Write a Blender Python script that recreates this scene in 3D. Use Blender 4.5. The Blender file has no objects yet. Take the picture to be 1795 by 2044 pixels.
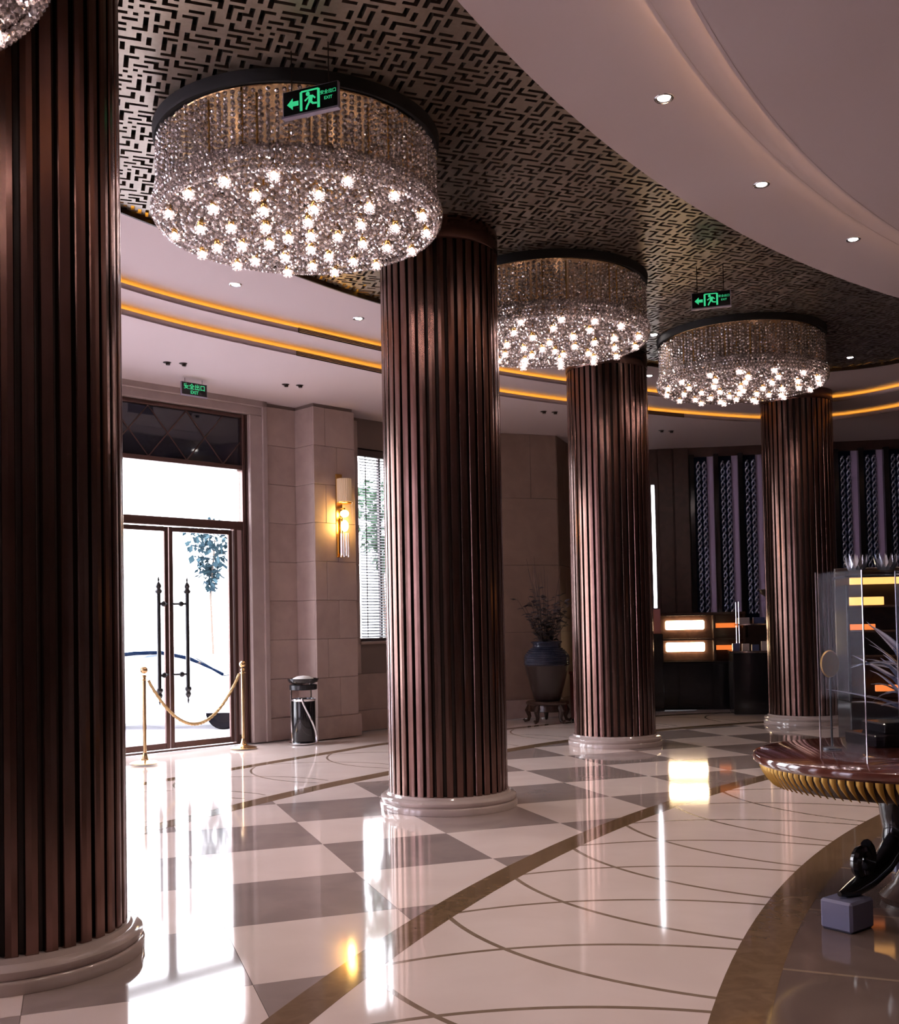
import bpy, math, random
from mathutils import Matrix, Vector
random.seed(7)
scn = bpy.context.scene
COL = scn.collection
PI = math.pi

# ------------------------------------------------------------------ camera
F_PX, ROLL, PITCH, EYE = 2100.0, 0.0197, 0.0299, 1.5
cam_d = bpy.data.cameras.new('camera')
cam = bpy.data.objects.new('camera', cam_d)
COL.objects.link(cam)
cam_d.sensor_fit = 'VERTICAL'
cam_d.sensor_height = 24.0
cam_d.lens = 24.0 * F_PX / 2044.0
cam_d.shift_y = 0.0808
cam_d.clip_start = 0.05
cam_d.clip_end = 300
_c, _s, _cp, _sp = math.cos(ROLL), math.sin(ROLL), math.cos(PITCH), math.sin(PITCH)
def _pit(v): return Vector((v[0], _cp * v[1] - _sp * v[2], _sp * v[1] + _cp * v[2]))
_r, _u, _f = _pit((_c, 0, -_s)), _pit((_s, 0, _c)), _pit((0, 1, 0))
cam.matrix_world = Matrix(((_r.x, _u.x, -_f.x, 0), (_r.y, _u.y, -_f.y, 0), (_r.z, _u.z, -_f.z, EYE), (0, 0, 0, 1)))
scn.camera = cam

# ------------------------------------------------------------------ world, exposure
vs = scn.view_settings
vs.view_transform = 'Standard'
vs.look = 'None'
vs.gamma = 1.0
vs.exposure = 0.74
vs.use_curve_mapping = False
world = bpy.data.worlds.new('overcast_sky')
scn.world = world
world.use_nodes = True
bg = world.node_tree.nodes['Background']
bg.inputs[0].default_value = (0.95, 0.93, 1.0, 1)
bg.inputs[1].default_value = 9.0
scn.cycles.sample_clamp_indirect = 8.0
scn.cycles.max_bounces = 6
scn.cycles.diffuse_bounces = 3
scn.cycles.glossy_bounces = 3
scn.cycles.transmission_bounces = 4
scn.cycles.transparent_max_bounces = 6
scn.cycles.adaptive_threshold = 0.12
scn.cycles.caustics_reflective = False
scn.cycles.caustics_refractive = False

# heights
Z_LAT, Z_STRIP, Z_T2, Z_OUT = 4.83, 4.79, 4.69, 4.585
# plan: the wall with the door
D0 = Vector((-3.49, 13.23)); WD = Vector((0.712, 0.702)).normalized(); WN = Vector((WD.y, -WD.x))  # WN points into the room
W_ANG = math.atan2(WD.y, WD.x)
def wl(t, o=0.0): p = D0 + WD * t + WN * o; return (p.x, p.y)

def portal(name, t0, t1, z0, z1):
    d = bpy.data.lights.new(name, 'AREA'); d.shape = 'RECTANGLE'; d.size = t1 - t0; d.size_y = z1 - z0
    d.cycles.is_portal = True
    o = bpy.data.objects.new(name, d); COL.objects.link(o)
    x, y = wl((t0 + t1) / 2, -0.3)
    zax = Vector((-WN.x, -WN.y, 0)); xax = Vector((WD.x, WD.y, 0)); yax = zax.cross(xax)
    o.matrix_world = Matrix(((xax.x, yax.x, zax.x, x), (xax.y, yax.y, zax.y, y), (xax.z, yax.z, zax.z, (z0 + z1) / 2), (0, 0, 0, 1)))
portal('door_daylight', -1.1, 1.1, 0.02, 3.66)
portal('side_window_daylight', -6.4, -2.2, 0.3, 4.1)
portal('window_daylight', 3.05, 4.3, 1.3, 4.15)

# ------------------------------------------------------------------ materials
MATS = {}
def mat(name, base, rough=0.5, metal=0.0, noise=None, bump=None, emit=None, trans=0.0, ior=1.5, coat=0.0, spec=0.5, wood=None):
    m = bpy.data.materials.new(name); m.use_nodes = True
    nt = m.node_tree; b = nt.nodes['Principled BSDF']
    b.inputs['Base Color'].default_value = (*base, 1)
    b.inputs['Roughness'].default_value = rough
    b.inputs['Metallic'].default_value = metal
    b.inputs['IOR'].default_value = ior
    b.inputs['Transmission Weight'].default_value = trans
    b.inputs['Coat Weight'].default_value = coat
    b.inputs['Coat Roughness'].default_value = 0.03
    b.inputs['Specular IOR Level'].default_value = spec
    tc = nt.nodes.new('ShaderNodeTexCoord')
    if noise:  # (scale, second colour, detail, distortion)
        n = nt.nodes.new('ShaderNodeTexNoise'); n.inputs['Scale'].default_value = noise[0]
        n.inputs['Detail'].default_value = noise[2]; n.inputs['Distortion'].default_value = noise[3]
        r = nt.nodes.new('ShaderNodeValToRGB')
        r.color_ramp.elements[0].position = 0.35; r.color_ramp.elements[1].position = 0.68
        r.color_ramp.elements[0].color = (*base, 1); r.color_ramp.elements[1].color = (*noise[1], 1)
        geo = nt.nodes.new('ShaderNodeNewGeometry')
        nt.links.new(geo.outputs['Position'], n.inputs['Vector'])
        nt.links.new(n.outputs['Fac'], r.inputs['Fac']); nt.links.new(r.outputs['Color'], b.inputs['Base Color'])
    if bump:  # (scale, strength, distance)
        n2 = nt.nodes.new('ShaderNodeTexNoise'); n2.inputs['Scale'].default_value = bump[0]; n2.inputs['Detail'].default_value = 2
        geo2 = nt.nodes.new('ShaderNodeNewGeometry'); nt.links.new(geo2.outputs['Position'], n2.inputs['Vector'])
        bp = nt.nodes.new('ShaderNodeBump'); bp.inputs['Strength'].default_value = bump[1]; bp.inputs['Distance'].default_value = bump[2]
        nt.links.new(n2.outputs['Fac'], bp.inputs['Height']); nt.links.new(bp.outputs['Normal'], b.inputs['Normal'])
    if emit:
        b.inputs['Emission Color'].default_value = (*emit[0], 1); b.inputs['Emission Strength'].default_value = emit[1]
    MATS[name] = m
    return m
FB = (1.6, 0.10, 0.004)
mat('cream_marble', (0.80, 0.65, 0.60), 0.06, noise=(1.6, (0.87, 0.72, 0.67), 6, 0.6), bump=FB, ior=1.62)
mat('taupe_marble', (0.31, 0.24, 0.225), 0.06, noise=(2.4, (0.37, 0.29, 0.27), 6, 0.8), bump=FB, ior=1.62)
mat('brown_marble', (0.17, 0.105, 0.060), 0.07, noise=(9.0, (0.23, 0.145, 0.085), 8, 1.2), bump=FB, ior=1.62)
mat('inlay_marble', (0.26, 0.18, 0.13), 0.08, noise=(9.0, (0.32, 0.23, 0.17), 5, 0.8), ior=1.6)
mat('rose_marble', (0.15, 0.105, 0.092), 0.06, noise=(1.2, (0.20, 0.14, 0.12), 6, 0.8), bump=FB, ior=1.62)
mat('plinth_marble', (0.42, 0.34, 0.32), 0.10, noise=(3.0, (0.50, 0.41, 0.385), 6, 0.6), ior=1.6)
mat('limestone', (0.41, 0.305, 0.275), 0.45, noise=(5.0, (0.47, 0.355, 0.32), 6, 0.3))
mat('limestone_light', (0.45, 0.34, 0.305), 0.45, noise=(5.0, (0.50, 0.38, 0.34), 6, 0.3))
mat('mortar', (0.24, 0.18, 0.16), 0.8)
mat('surround_stone', (0.38, 0.295, 0.28), 0.35, noise=(4.0, (0.43, 0.34, 0.32), 5, 0.3))
mat('white_plaster', (0.63, 0.525, 0.53), 0.75)
mat('dark_plaster', (0.045, 0.03, 0.025), 0.7)
mat('bronze_fret', (0.30, 0.245, 0.195), 0.34, 0.8, noise=(30, (0.34, 0.28, 0.225), 3, 0.0))
mat('black_backing', (0.012, 0.010, 0.010), 0.8)
mat('copper', (0.20, 0.115, 0.096), 0.22, 0.95, noise=(3.0, (0.155, 0.085, 0.070), 5, 0.2))
mat('dark_groove', (0.03, 0.016, 0.013), 0.5)
mat('dark_bronze', (0.035, 0.022, 0.017), 0.4, 0.5)
mat('frame_bronze', (0.12, 0.065, 0.055), 0.3, 0.7)
mat('gold', (0.80, 0.50, 0.16), 0.22, 1.0)
mat('gilt', (0.50, 0.29, 0.06), 0.42, 0.55)
mat('lacquer_sheen', (0.20, 0.20, 0.31), 0.12)  # dark foot blocks, the daylight they reflect painted in as lilac
mat('brass', (0.72, 0.50, 0.26), 0.2, 1.0)
mat('chrome', (0.75, 0.76, 0.80), 0.08, 1.0)
mat('rope_gold', (0.62, 0.42, 0.18), 0.6)
mat('black_lacquer', (0.012, 0.011, 0.013), 0.12, ior=1.5)
mat('black_metal', (0.02, 0.02, 0.024), 0.3, 0.3)
mat('black_mirror', (0.02, 0.02, 0.03), 0.04, ior=1.7)
mat('sand', (0.75, 0.72, 0.70), 0.8)
mat('sign_black', (0.008, 0.010, 0.010), 0.15)
mat('sign_green', (0.02, 0.25, 0.10), 0.4, emit=((0.05, 0.75, 0.30), 0.42))
mat('sign_case', (0.42, 0.38, 0.48), 0.35, 0.4)
mat('lamp_glow', (1, 1, 1), 0.4, emit=((1.0, 0.82, 0.80), 26.0))
mat('downlight_glow', (1, 1, 1), 0.4, emit=((1.0, 0.92, 0.88), 30.0))
mat('gold_led', (1, 0.7, 0.3), 0.4, emit=((1.0, 0.47, 0.05), 4.6))
mat('warm_led', (1, 0.8, 0.5), 0.4, emit=((1.0, 0.66, 0.32), 5.0))
mat('sconce_glow', (1, 0.7, 0.3), 0.4, emit=((1.0, 0.60, 0.16), 34.0))
mat('shade_cream', (0.62, 0.48, 0.36), 0.4, emit=((1.0, 0.6, 0.3), 0.10))
mat('shelf_glow', (1, 0.8, 0.5), 0.4, emit=((1.0, 0.72, 0.42), 16.0))
mat('amber_glow', (1, 0.6, 0.2), 0.4, emit=((1.0, 0.46, 0.12), 0.95))
mat('orange_glow', (0.8, 0.3, 0.1), 0.4, emit=((1.0, 0.22, 0.04), 0.55))
mat('blind_backlit', (0.10, 0.105, 0.12), 0.5)  # white slats coloured dark so they show as backlit lines
mat('window_frame', (0.10, 0.07, 0.07), 0.4)
mat('mahogany', (0.10, 0.028, 0.022), 0.10, noise=(6.0, (0.14, 0.045, 0.03), 6, 1.5), coat=0.6)
mat('dark_wood', (0.035, 0.018, 0.014), 0.25, noise=(6.0, (0.055, 0.028, 0.02), 6, 1.5))
mat('panel_wood', (0.060, 0.032, 0.026), 0.35, noise=(4.0, (0.085, 0.046, 0.036), 6, 1.5))
mat('vase_glaze', (0.022, 0.025, 0.045), 0.14, noise=(3, (0.07, 0.07, 0.10), 3, 0.2))
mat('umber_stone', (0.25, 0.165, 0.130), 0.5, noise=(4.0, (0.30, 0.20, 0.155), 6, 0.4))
mat('vase_lower', (0.035, 0.022, 0.019), 0.35)
mat('dry_stem', (0.05, 0.03, 0.028), 0.7)
mat('dry_leaf', (0.05, 0.036, 0.042), 0.4)
mat('red_lacquer', (0.16, 0.012, 0.012), 0.3)
mat('car_paint', (0.55, 0.58, 0.62), 0.25, coat=0.6)
mat('car_glass', (0.02, 0.05, 0.09), 0.06)
mat('rubber', (0.004, 0.004, 0.006), 0.9, spec=0.0)
mat('jamb_lit_rose', (0.50, 0.36, 0.35), 0.35)  # metal jamb panel, the light it catches put into the colour
mat('car_trim', (0.004, 0.008, 0.02), 0.8, spec=0.0)
mat('paving', (0.42, 0.41, 0.46), 0.7, noise=(2.0, (0.48, 0.47, 0.52), 4, 0.2))
mat('paving_joint', (0.22, 0.21, 0.25), 0.8)
mat('tree_leaf', (0.030, 0.060, 0.075), 0.8, spec=0.1)
mat('tree_bark', (0.12, 0.09, 0.07), 0.8)
mat('grey_silk', (0.42, 0.46, 0.62), 0.22, 0.75)
mat('blue_crystal', (0.72, 0.80, 1.0), 0.22, 0.9)
def translucent(name, col, dif):
    m = bpy.data.materials.new(name); m.use_nodes = True; nt = m.node_tree
    nt.nodes.remove(nt.nodes['Principled BSDF']); out = nt.nodes['Material Output']
    t = nt.nodes.new('ShaderNodeBsdfTranslucent'); t.inputs[0].default_value = (*col, 1)
    d = nt.nodes.new('ShaderNodeBsdfDiffuse'); d.inputs[0].default_value = (*dif, 1)
    a = nt.nodes.new('ShaderNodeAddShader'); nt.links.new(t.outputs[0], a.inputs[0]); nt.links.new(d.outputs[0], a.inputs[1]); nt.links.new(a.outputs[0], out.inputs[0]); MATS[name] = m
translucent('curtain', (0.10, 0.08, 0.10), (0.3, 0.25, 0.3))
translucent('sheer', (0.62, 0.60, 0.64), (0.25, 0.24, 0.25))
translucent('blue_screen', (0.006, 0.009, 0.016), (0.01, 0.01, 0.015))
mat('paper_box', (0.35, 0.28, 0.26), 0.6)
mat('navy_box', (0.05, 0.06, 0.13), 0.4)
mat('yellow_box_glow', (0.55, 0.40, 0.03), 0.4, emit=((0.9, 0.6, 0.05), 0.25))  # emission puts the yellow lit look into the box itself
mat('pink_box', (0.35, 0.14, 0.15), 0.5)
mat('plastic_white', (0.6, 0.55, 0.55), 0.4)
mat('tree_green', (0.05, 0.12, 0.06), 0.6)

def glass_mat(name, tint, gloss):
    m = bpy.data.materials.new(name); m.use_nodes = True; nt = m.node_tree
    nt.nodes.remove(nt.nodes['Principled BSDF']); out = nt.nodes['Material Output']
    t = nt.nodes.new('ShaderNodeBsdfTransparent'); t.inputs[0].default_value = (*tint, 1)
    g = nt.nodes.new('ShaderNodeBsdfGlossy'); g.inputs['Roughness'].default_value = 0.03
    lw = nt.nodes.new('ShaderNodeLayerWeight'); lw.inputs[0].default_value = 0.5
    pw = nt.nodes.new('ShaderNodeMath'); pw.operation = 'POWER'; pw.inputs[1].default_value = 5.0; nt.links.new(lw.outputs['Facing'], pw.inputs[0])
    fr = nt.nodes.new('ShaderNodeMath'); fr.operation = 'MULTIPLY_ADD'; fr.inputs[1].default_value = 1 - gloss; fr.inputs[2].default_value = gloss; nt.links.new(pw.outputs[0], fr.inputs[0])
    mx = nt.nodes.new('ShaderNodeMixShader')
    nt.links.new(fr.outputs[0], mx.inputs[0]); nt.links.new(t.outputs[0], mx.inputs[1]); nt.links.new(g.outputs[0], mx.inputs[2])
    nt.links.new(mx.outputs[0], out.inputs[0]); MATS[name] = m
glass_mat('pane_glass', (0.97, 0.98, 0.98), 0.04)
glass_mat('case_glass', (0.975, 0.98, 0.99), 0.008)
def crystal_mat(name, tint, mixf):
    m = bpy.data.materials.new(name); m.use_nodes = True; nt = m.node_tree
    nt.nodes.remove(nt.nodes['Principled BSDF']); out = nt.nodes['Material Output']
    t = nt.nodes.new('ShaderNodeBsdfTransparent'); t.inputs[0].default_value = (*tint, 1)
    g = nt.nodes.new('ShaderNodeBsdfGlossy'); g.inputs['Roughness'].default_value = 0.10; g.inputs[0].default_value = (1.0, 0.95, 0.92, 1)
    r = nt.nodes.new('ShaderNodeBsdfTranslucent'); r.inputs[0].default_value = (0.75, 0.70, 0.72, 1)
    m1 = nt.nodes.new('ShaderNodeMixShader'); m1.inputs[0].default_value = mixf
    m2 = nt.nodes.new('ShaderNodeMixShader'); m2.inputs[0].default_value = 0.22
    nt.links.new(t.outputs[0], m1.inputs[1]); nt.links.new(g.outputs[0], m1.inputs[2])
    nt.links.new(m1.outputs[0], m2.inputs[1]); nt.links.new(r.outputs[0], m2.inputs[2])
    nt.links.new(m2.outputs[0], out.inputs[0]); MATS[name] = m
crystal_mat('crystal', (0.90, 0.85, 0.82), 0.55)
crystal_mat('crystal_rod', (0.93, 0.86, 0.72), 0.35)

# ------------------------------------------------------------------ mesh helpers
from mathutils import Euler
_er = random.Random(2)
ROTS = [[tuple(r) for r in Euler((_er.uniform(0, 6.3), _er.uniform(0, 6.3), _er.uniform(0, 6.3))).to_matrix()] for _ in range(97)]
class MB:
    def __init__(s): s.v = []; s.f = []
    def add(s, vs_, fs_):
        o = len(s.v); s.v += [tuple(p) for p in vs_]; s.f += [tuple(i + o for i in f) for f in fs_]; return s
    def box(s, x0, y0, z0, x1, y1, z1):
        return s.add([(x0,y0,z0),(x1,y0,z0),(x1,y1,z0),(x0,y1,z0),(x0,y0,z1),(x1,y0,z1),(x1,y1,z1),(x0,y1,z1)],
                     [(0,3,2,1),(4,5,6,7),(0,1,5,4),(1,2,6,5),(2,3,7,6),(3,0,4,7)])
    def bbox(s, x0, y0, z0, x1, y1, z1, b=0.005):   # a box with chamfered edges
        xs, ys, zs = (x0, x1), (y0, y1), (z0, z1); pts = []
        idx = {}
        for i in (0, 1):
            for j in (0, 1):
                for k in (0, 1):
                    sx, sy, sz = (1 if i == 0 else -1), (1 if j == 0 else -1), (1 if k == 0 else -1)
                    idx[i, j, k, 0] = len(pts); pts.append((xs[i], ys[j] + sy*b, zs[k] + sz*b))
                    idx[i, j, k, 1] = len(pts); pts.append((xs[i] + sx*b, ys[j], zs[k] + sz*b))
                    idx[i, j, k, 2] = len(pts); pts.append((xs[i] + sx*b, ys[j] + sy*b, zs[k]))
        f = []
        q = ((0,0),(1,0),(1,1),(0,1))
        for i in (0, 1): f.append([idx[i, a, c, 0] for a, c in (q if i else q[::-1])])
        for j in (0, 1): f.append([idx[a, j, c, 1] for a, c in (q[::-1] if j else q)])
        for k in (0, 1): f.append([idx[a, c, k, 2] for a, c in (q if k else q[::-1])])
        for i in (0, 1):
            for j in (0, 1): f.append([idx[i,j,0,0], idx[i,j,1,0], idx[i,j,1,1], idx[i,j,0,1]])
        for i in (0, 1):
            for k in (0, 1): f.append([idx[i,0,k,0], idx[i,1,k,0], idx[i,1,k,2], idx[i,0,k,2]])
        for j in (0, 1):
            for k in (0, 1): f.append([idx[0,j,k,1], idx[1,j,k,1], idx[1,j,k,2], idx[0,j,k,2]])
        for i in (0, 1):
            for j in (0, 1):
                for k in (0, 1): f.append([idx[i,j,k,0], idx[i,j,k,1], idx[i,j,k,2]])
        return s.add(pts, f)
    def lathe(s, prof, seg=32, c=(0, 0, 0), cap=True):
        o = []; fs_ = []; n = len(prof)
        for i in range(seg):
            a = 2 * PI * i / seg
            for r, z in prof: o.append((c[0] + r * math.cos(a), c[1] + r * math.sin(a), c[2] + z))
        for i in range(seg):
            j = (i + 1) % seg
            for k in range(n - 1): fs_.append((i*n + k, j*n + k, j*n + k + 1, i*n + k + 1))
        if cap:
            if prof[0][0] > 1e-5: fs_.append(tuple(i*n for i in range(seg))[::-1])
            if prof[-1][0] > 1e-5: fs_.append(tuple(i*n + n - 1 for i in range(seg)))
        return s.add(o, fs_)
    def tube(s, path, r, seg=8, closed=False):
        P_ = [Vector(p) for p in path]; n = len(P_); rr = r if isinstance(r, (list, tuple)) else [r] * n
        o = []; fs_ = []; up = None
        for i in range(n):
            if closed: d = P_[(i + 1) % n] - P_[i - 1]
            else: d = P_[min(i + 1, n - 1)] - P_[max(i - 1, 0)]
            d.normalize()
            if up is None:
                up = Vector((0, 0, 1)) if abs(d.z) < 0.9 else Vector((1, 0, 0))
            a = up - d * up.dot(d); a.normalize(); up = a; b = d.cross(a)
            for k in range(seg):
                t = 2 * PI * k / seg; o.append(P_[i] + a * (rr[i] * math.cos(t)) + b * (rr[i] * math.sin(t)))
        m = n if closed else n - 1
        for i in range(m):
            j = (i + 1) % n
            for k in range(seg):
                l = (k + 1) % seg; fs_.append((i*seg + k, j*seg + k, j*seg + l, i*seg + l))
        if not closed:
            fs_.append(tuple(range(seg))); fs_.append(tuple((n-1)*seg + k for k in range(seg))[::-1])
        return s.add(o, fs_)
    def prism(s, poly, z0, z1):
        n = len(poly)
        return s.add([(x, y, z0) for x, y in poly] + [(x, y, z1) for x, y in poly],
                     [tuple(range(n))[::-1], tuple(range(n, 2*n))] + [(i, (i+1) % n, n + (i+1) % n, n + i) for i in range(n)])
    def strip(s, A, B, z0, z1):   # slab between two polylines of equal length
        n = len(A); o = [(x, y, z0) for x, y in A] + [(x, y, z0) for x, y in B] + [(x, y, z1) for x, y in A] + [(x, y, z1) for x, y in B]; f = []
        for i in range(n - 1):
            f += [(i, n+i, n+i+1, i+1), (2*n+i, 2*n+i+1, 3*n+i+1, 3*n+i), (i, i+1, 2*n+i+1, 2*n+i), (n+i, 3*n+i, 3*n+i+1, n+i+1)]
        f += [(0, 2*n, 3*n, n), (n-1, 2*n-1, 4*n-1, 3*n-1)]
        return s.add(o, f)
    def ico(s, c, r, sz=1.0, rnd=None):
        g = 1.618034; k = r / 1.902113
        V = [(-1,g,0),(1,g,0),(-1,-g,0),(1,-g,0),(0,-1,g),(0,1,g),(0,-1,-g),(0,1,-g),(g,0,-1),(g,0,1),(-g,0,-1),(-g,0,1)]
        Fc = [(0,11,5),(0,5,1),(0,1,7),(0,7,10),(0,10,11),(1,5,9),(5,11,4),(11,10,2),(10,7,6),(7,1,8),(3,9,4),(3,4,2),(3,2,6),(3,6,8),(3,8,9),(4,9,5),(2,4,11),(6,2,10),(8,6,7),(9,8,1)]
        if rnd:
            M_ = ROTS[rnd.randrange(len(ROTS))]
            return s.add([(c[0]+k*(M_[0][0]*x+M_[0][1]*y+M_[0][2]*z), c[1]+k*(M_[1][0]*x+M_[1][1]*y+M_[1][2]*z), c[2]+k*(M_[2][0]*x+M_[2][1]*y+M_[2][2]*z)) for x, y, z in V], Fc)
        return s.add([(c[0]+x*k, c[1]+y*k, c[2]+z*k*sz) for x, y, z in V], Fc)
    def ball(s, c, r, seg=12, rings=7, sz=1.0):
        return s.lathe([(max(r*math.sin(PI*i/rings), 0), -r*sz*math.cos(PI*i/rings)) for i in range(rings + 1)], seg, c, cap=False)
    def xf(s, fn): s.v = [tuple(fn(p)) for p in s.v]; return s
    def mesh(s, name):
        me = bpy.data.meshes.new(name); me.from_pydata(s.v, [], s.f); me.update(); return me
    def obj(s, name, m, parent=None, smooth=False, loc=None, rz=0.0):
        me = s.mesh(name); me.materials.append(MATS[m])
        if smooth:
            me.polygons.foreach_set('use_smooth', [True] * len(me.polygons))
            if smooth != 'all': me.set_sharp_from_angle(angle=math.radians(38))
        return link(name, me, parent, loc, rz)
def link(name, data, parent=None, loc=None, rz=0.0):
    o = bpy.data.objects.new(name, data); COL.objects.link(o)
    if parent is not None: o.parent = parent
    if loc is not None: o.location = loc
    if rz: o.rotation_euler = (0, 0, rz)
    return o
def thing(name, label, cat, loc=(0, 0, 0), rz=0.0, group=None):
    o = link(name, None, None, loc, rz); o.empty_display_size = 0.2
    return tag(o, label, cat, group)
def tag(o, label, cat, group=None):
    o['label'] = label; o['category'] = cat
    if group: o['group'] = group
    return o
def struct(o, label=None):
    o['kind'] = 'structure'
    if label: o['label'] = label
    return o
def stuff(o): o['kind'] = 'stuff'; return o
def copy_tree(o, parent=None):
    c = o.copy(); COL.objects.link(c)
    if parent is not None: c.parent = parent
    for ch in list(o.children): copy_tree(ch, c)
    return c
def spline(pts, step=0.25):
    P_ = [Vector(p) for p in pts]; P_ = [2*P_[0]-P_[1]] + P_ + [2*P_[-1]-P_[-2]]; out = []
    for i in range(1, len(P_) - 2):
        n = max(2, int((P_[i+1] - P_[i]).length / step))
        for k in range(n):
            t = k / n; a, b, c, d = P_[i-1], P_[i], P_[i+1], P_[i+2]
            out.append(0.5*((2*b) + (c-a)*t + (2*a-5*b+4*c-d)*t*t + (3*b-a-3*c+d)*t**3))
    out.append(P_[-2]); return [(p.x, p.y) for p in out]
def offset(pl, d):   # to the left of travel
    o = []
    for i in range(len(pl)):
        a = Vector(pl[max(i-1, 0)]); b = Vector(pl[min(i+1, len(pl)-1)]); t = (b-a).normalized(); o.append((pl[i][0]-t.y*d, pl[i][1]+t.x*d))
    return o
def arc(c, r, a0, a1, n=60):
    return [(c[0]+r*math.cos(math.radians(a0+(a1-a0)*i/n)), c[1]+r*math.sin(math.radians(a0+(a1-a0)*i/n))) for i in range(n+1)]

# ------------------------------------------------------------------ plan curves
CI = (14.26, -0.84)          # centre of the floor rings
CR = (13.8, -1.75)           # centre of the ceiling rings
R_RING = 15.47
LAT = spline([(-6.6, 0.0), (-5.5, 3.0), (-4.0, 5.6), (-2.53, 8.15), (-1.42, 9.65), (-0.66, 10.6), (0.9, 12.1), (2.46, 13.35), (4.0, 14.0), (5.1, 13.95), (6.0, 13.4), (7.0, 11.6), (7.8, 9)])
G1 = spline([(-7.6, 0.0), (-6.3, 3.6), (-4.65, 6.7), (-2.98, 9.65), (-1.35, 11.45), (0.6, 13.25), (2.66, 14.6), (4.4, 15.4), (5.6, 15.45), (6.5, 14.5), (7.4, 12.3), (8.4, 9)])
G2 = spline([(-8.1, 0.2), (-6.9, 3.9), (-5.0, 7.0), (-3.17, 10.05), (-1.60, 11.85), (0.63, 14.0), (2.8, 15.4), (4.77, 16.3), (5.9, 16.35), (6.9, 15.4), (7.9, 13.1), (9.0, 9.3)])
FB_OUT = spline([(-4.6, 3.0), (-3.4, 6.0), (-1.72, 9.35), (-0.68, 10.97), (0.65, 12.72), (1.56, 13.69), (3.3, 15.0), (5.2, 15.7), (7.0, 15.2), (8.6, 13.2), (9.6, 10)])
FB_WALL = spline([(-5.4, 6.2), (-3.7, 9.6), (-2.22, 11.82), (-1.49, 12.9), (-0.85, 13.78), (0.4, 15.0), (2.2, 16.4), (4.5, 17.3), (7.0, 16.9), (9.2, 15.6)])

ROOM = [(-9, -5), (-9, wl((-9 - D0.x) / WD.x)[1]), wl(4.6), (1.78, 17.15), (2.4, 18.9), (9.5, 17.9), (13, 10), (13, -5)]

# ------------------------------------------------------------------ floor
floor = struct(MB().prism([(-9.3, -5.3), (13.3, -5.3), (13.3, 20), (0.5, 20)] + [wl(7.5, -0.28), wl(-9.5, -0.28)], -0.25, -0.012).obj('floor', 'cream_marble'), 'polished marble lobby floor with checker tiles and brown bands')
E1, N1 = Vector((0.943, 0.334)).normalized(), Vector((0.334, -0.943)).normalized()
T_S = 0.911
def gp(e, n): p = E1 * e + N1 * n; return (p.x, p.y)
def dist_poly(p, pl): return min((p[0]-q[0])**2 + (p[1]-q[1])**2 for q in pl) ** 0.5
def side_out(p, pl):   # positive when p is on the inner side of a curve that bounds the room on its left
    k = min(range(1, len(pl)-1), key=lambda i: (p[0]-pl[i][0])**2 + (p[1]-pl[i][1])**2)
    a, b = pl[k-1], pl[k+1]; tx, ty = b[0]-a[0], b[1]-a[1]
    l = math.hypot(tx, ty); return -((p[0]-pl[k][0])*(-ty) + (p[1]-pl[k][1])*tx) / l
tile_me = {}
hs = T_S / 2 - 0.0012
for key, mn in ((0, 'taupe_marble'), (1, 'cream_marble')):
    poly = [(E1*a + N1*b) for a, b in ((-hs, -hs), (-hs, hs), (hs, hs), (hs, -hs))]
    m = MB().prism([(p.x, p.y) for p in poly], -0.012, 0.0).mesh('tile'); m.materials.append(MATS[mn]); tile_me[key] = m
for i in range(-6, 14):
    for j in range(-14, 9):
        e, n = 1.598 + T_S*(i + 0.5), -7.26 + T_S*(j + 0.5)
        x, y = gp(e, n); r = math.hypot(x-CI[0], y-CI[1])
        if r < 15.1 or y < 2.2 or side_out((x, y), FB_OUT) < -0.62 or x > 8: continue
        link('tile', tile_me[(i + j) % 2], floor, (x, y, 0))
# rings laid over the tile edges
def band(name, A, B, z, m): return MB().strip(A, B, -0.011, z).obj(name, m, floor)
A_ = (100, 212)
def ring(name, r0, r1, z, m): return band(name, arc(CI, r0, *A_, 120), arc(CI, r1, *A_, 120), z, m)
ring('scallop_field', 14.1, 15.7, 0.0006, 'cream_marble')
ring('marble_band', 15.61, 15.79, 0.0012, 'brown_marble')
ring('centre_field', 9.0, 14.0, 0.0006, 'rose_marble')
ring('marble_band', 13.95, 14.17, 0.0012, 'brown_marble')
for k in range(12):   # radial joints of the centre field
    a0 = math.radians(132 + k*4.2)
    pts = [(CI[0]+r*math.cos(a0), CI[1]+r*math.sin(a0)) for r in (9.1, 13.96)]
    t = Vector((-math.sin(a0), math.cos(a0)))*0.012
    MB().prism([(pts[0][0]-t.x, pts[0][1]-t.y), (pts[1][0]-t.x, pts[1][1]-t.y), (pts[1][0]+t.x, pts[1][1]+t.y), (pts[0][0]+t.x, pts[0][1]+t.y)], -0.01, 0.0009).obj('inlay_strip', 'inlay_marble', floor)
band('wall_field', offset(FB_OUT, 0.05), offset(FB_OUT, 2.3), 0.0006, 'cream_marble')
band('marble_band', offset(FB_OUT, -0.16), offset(FB_OUT, 0.04), 0.0012, 'brown_marble')
band('marble_band', offset(FB_WALL, -0.16), FB_WALL, 0.0012, 'brown_marble')
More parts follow.
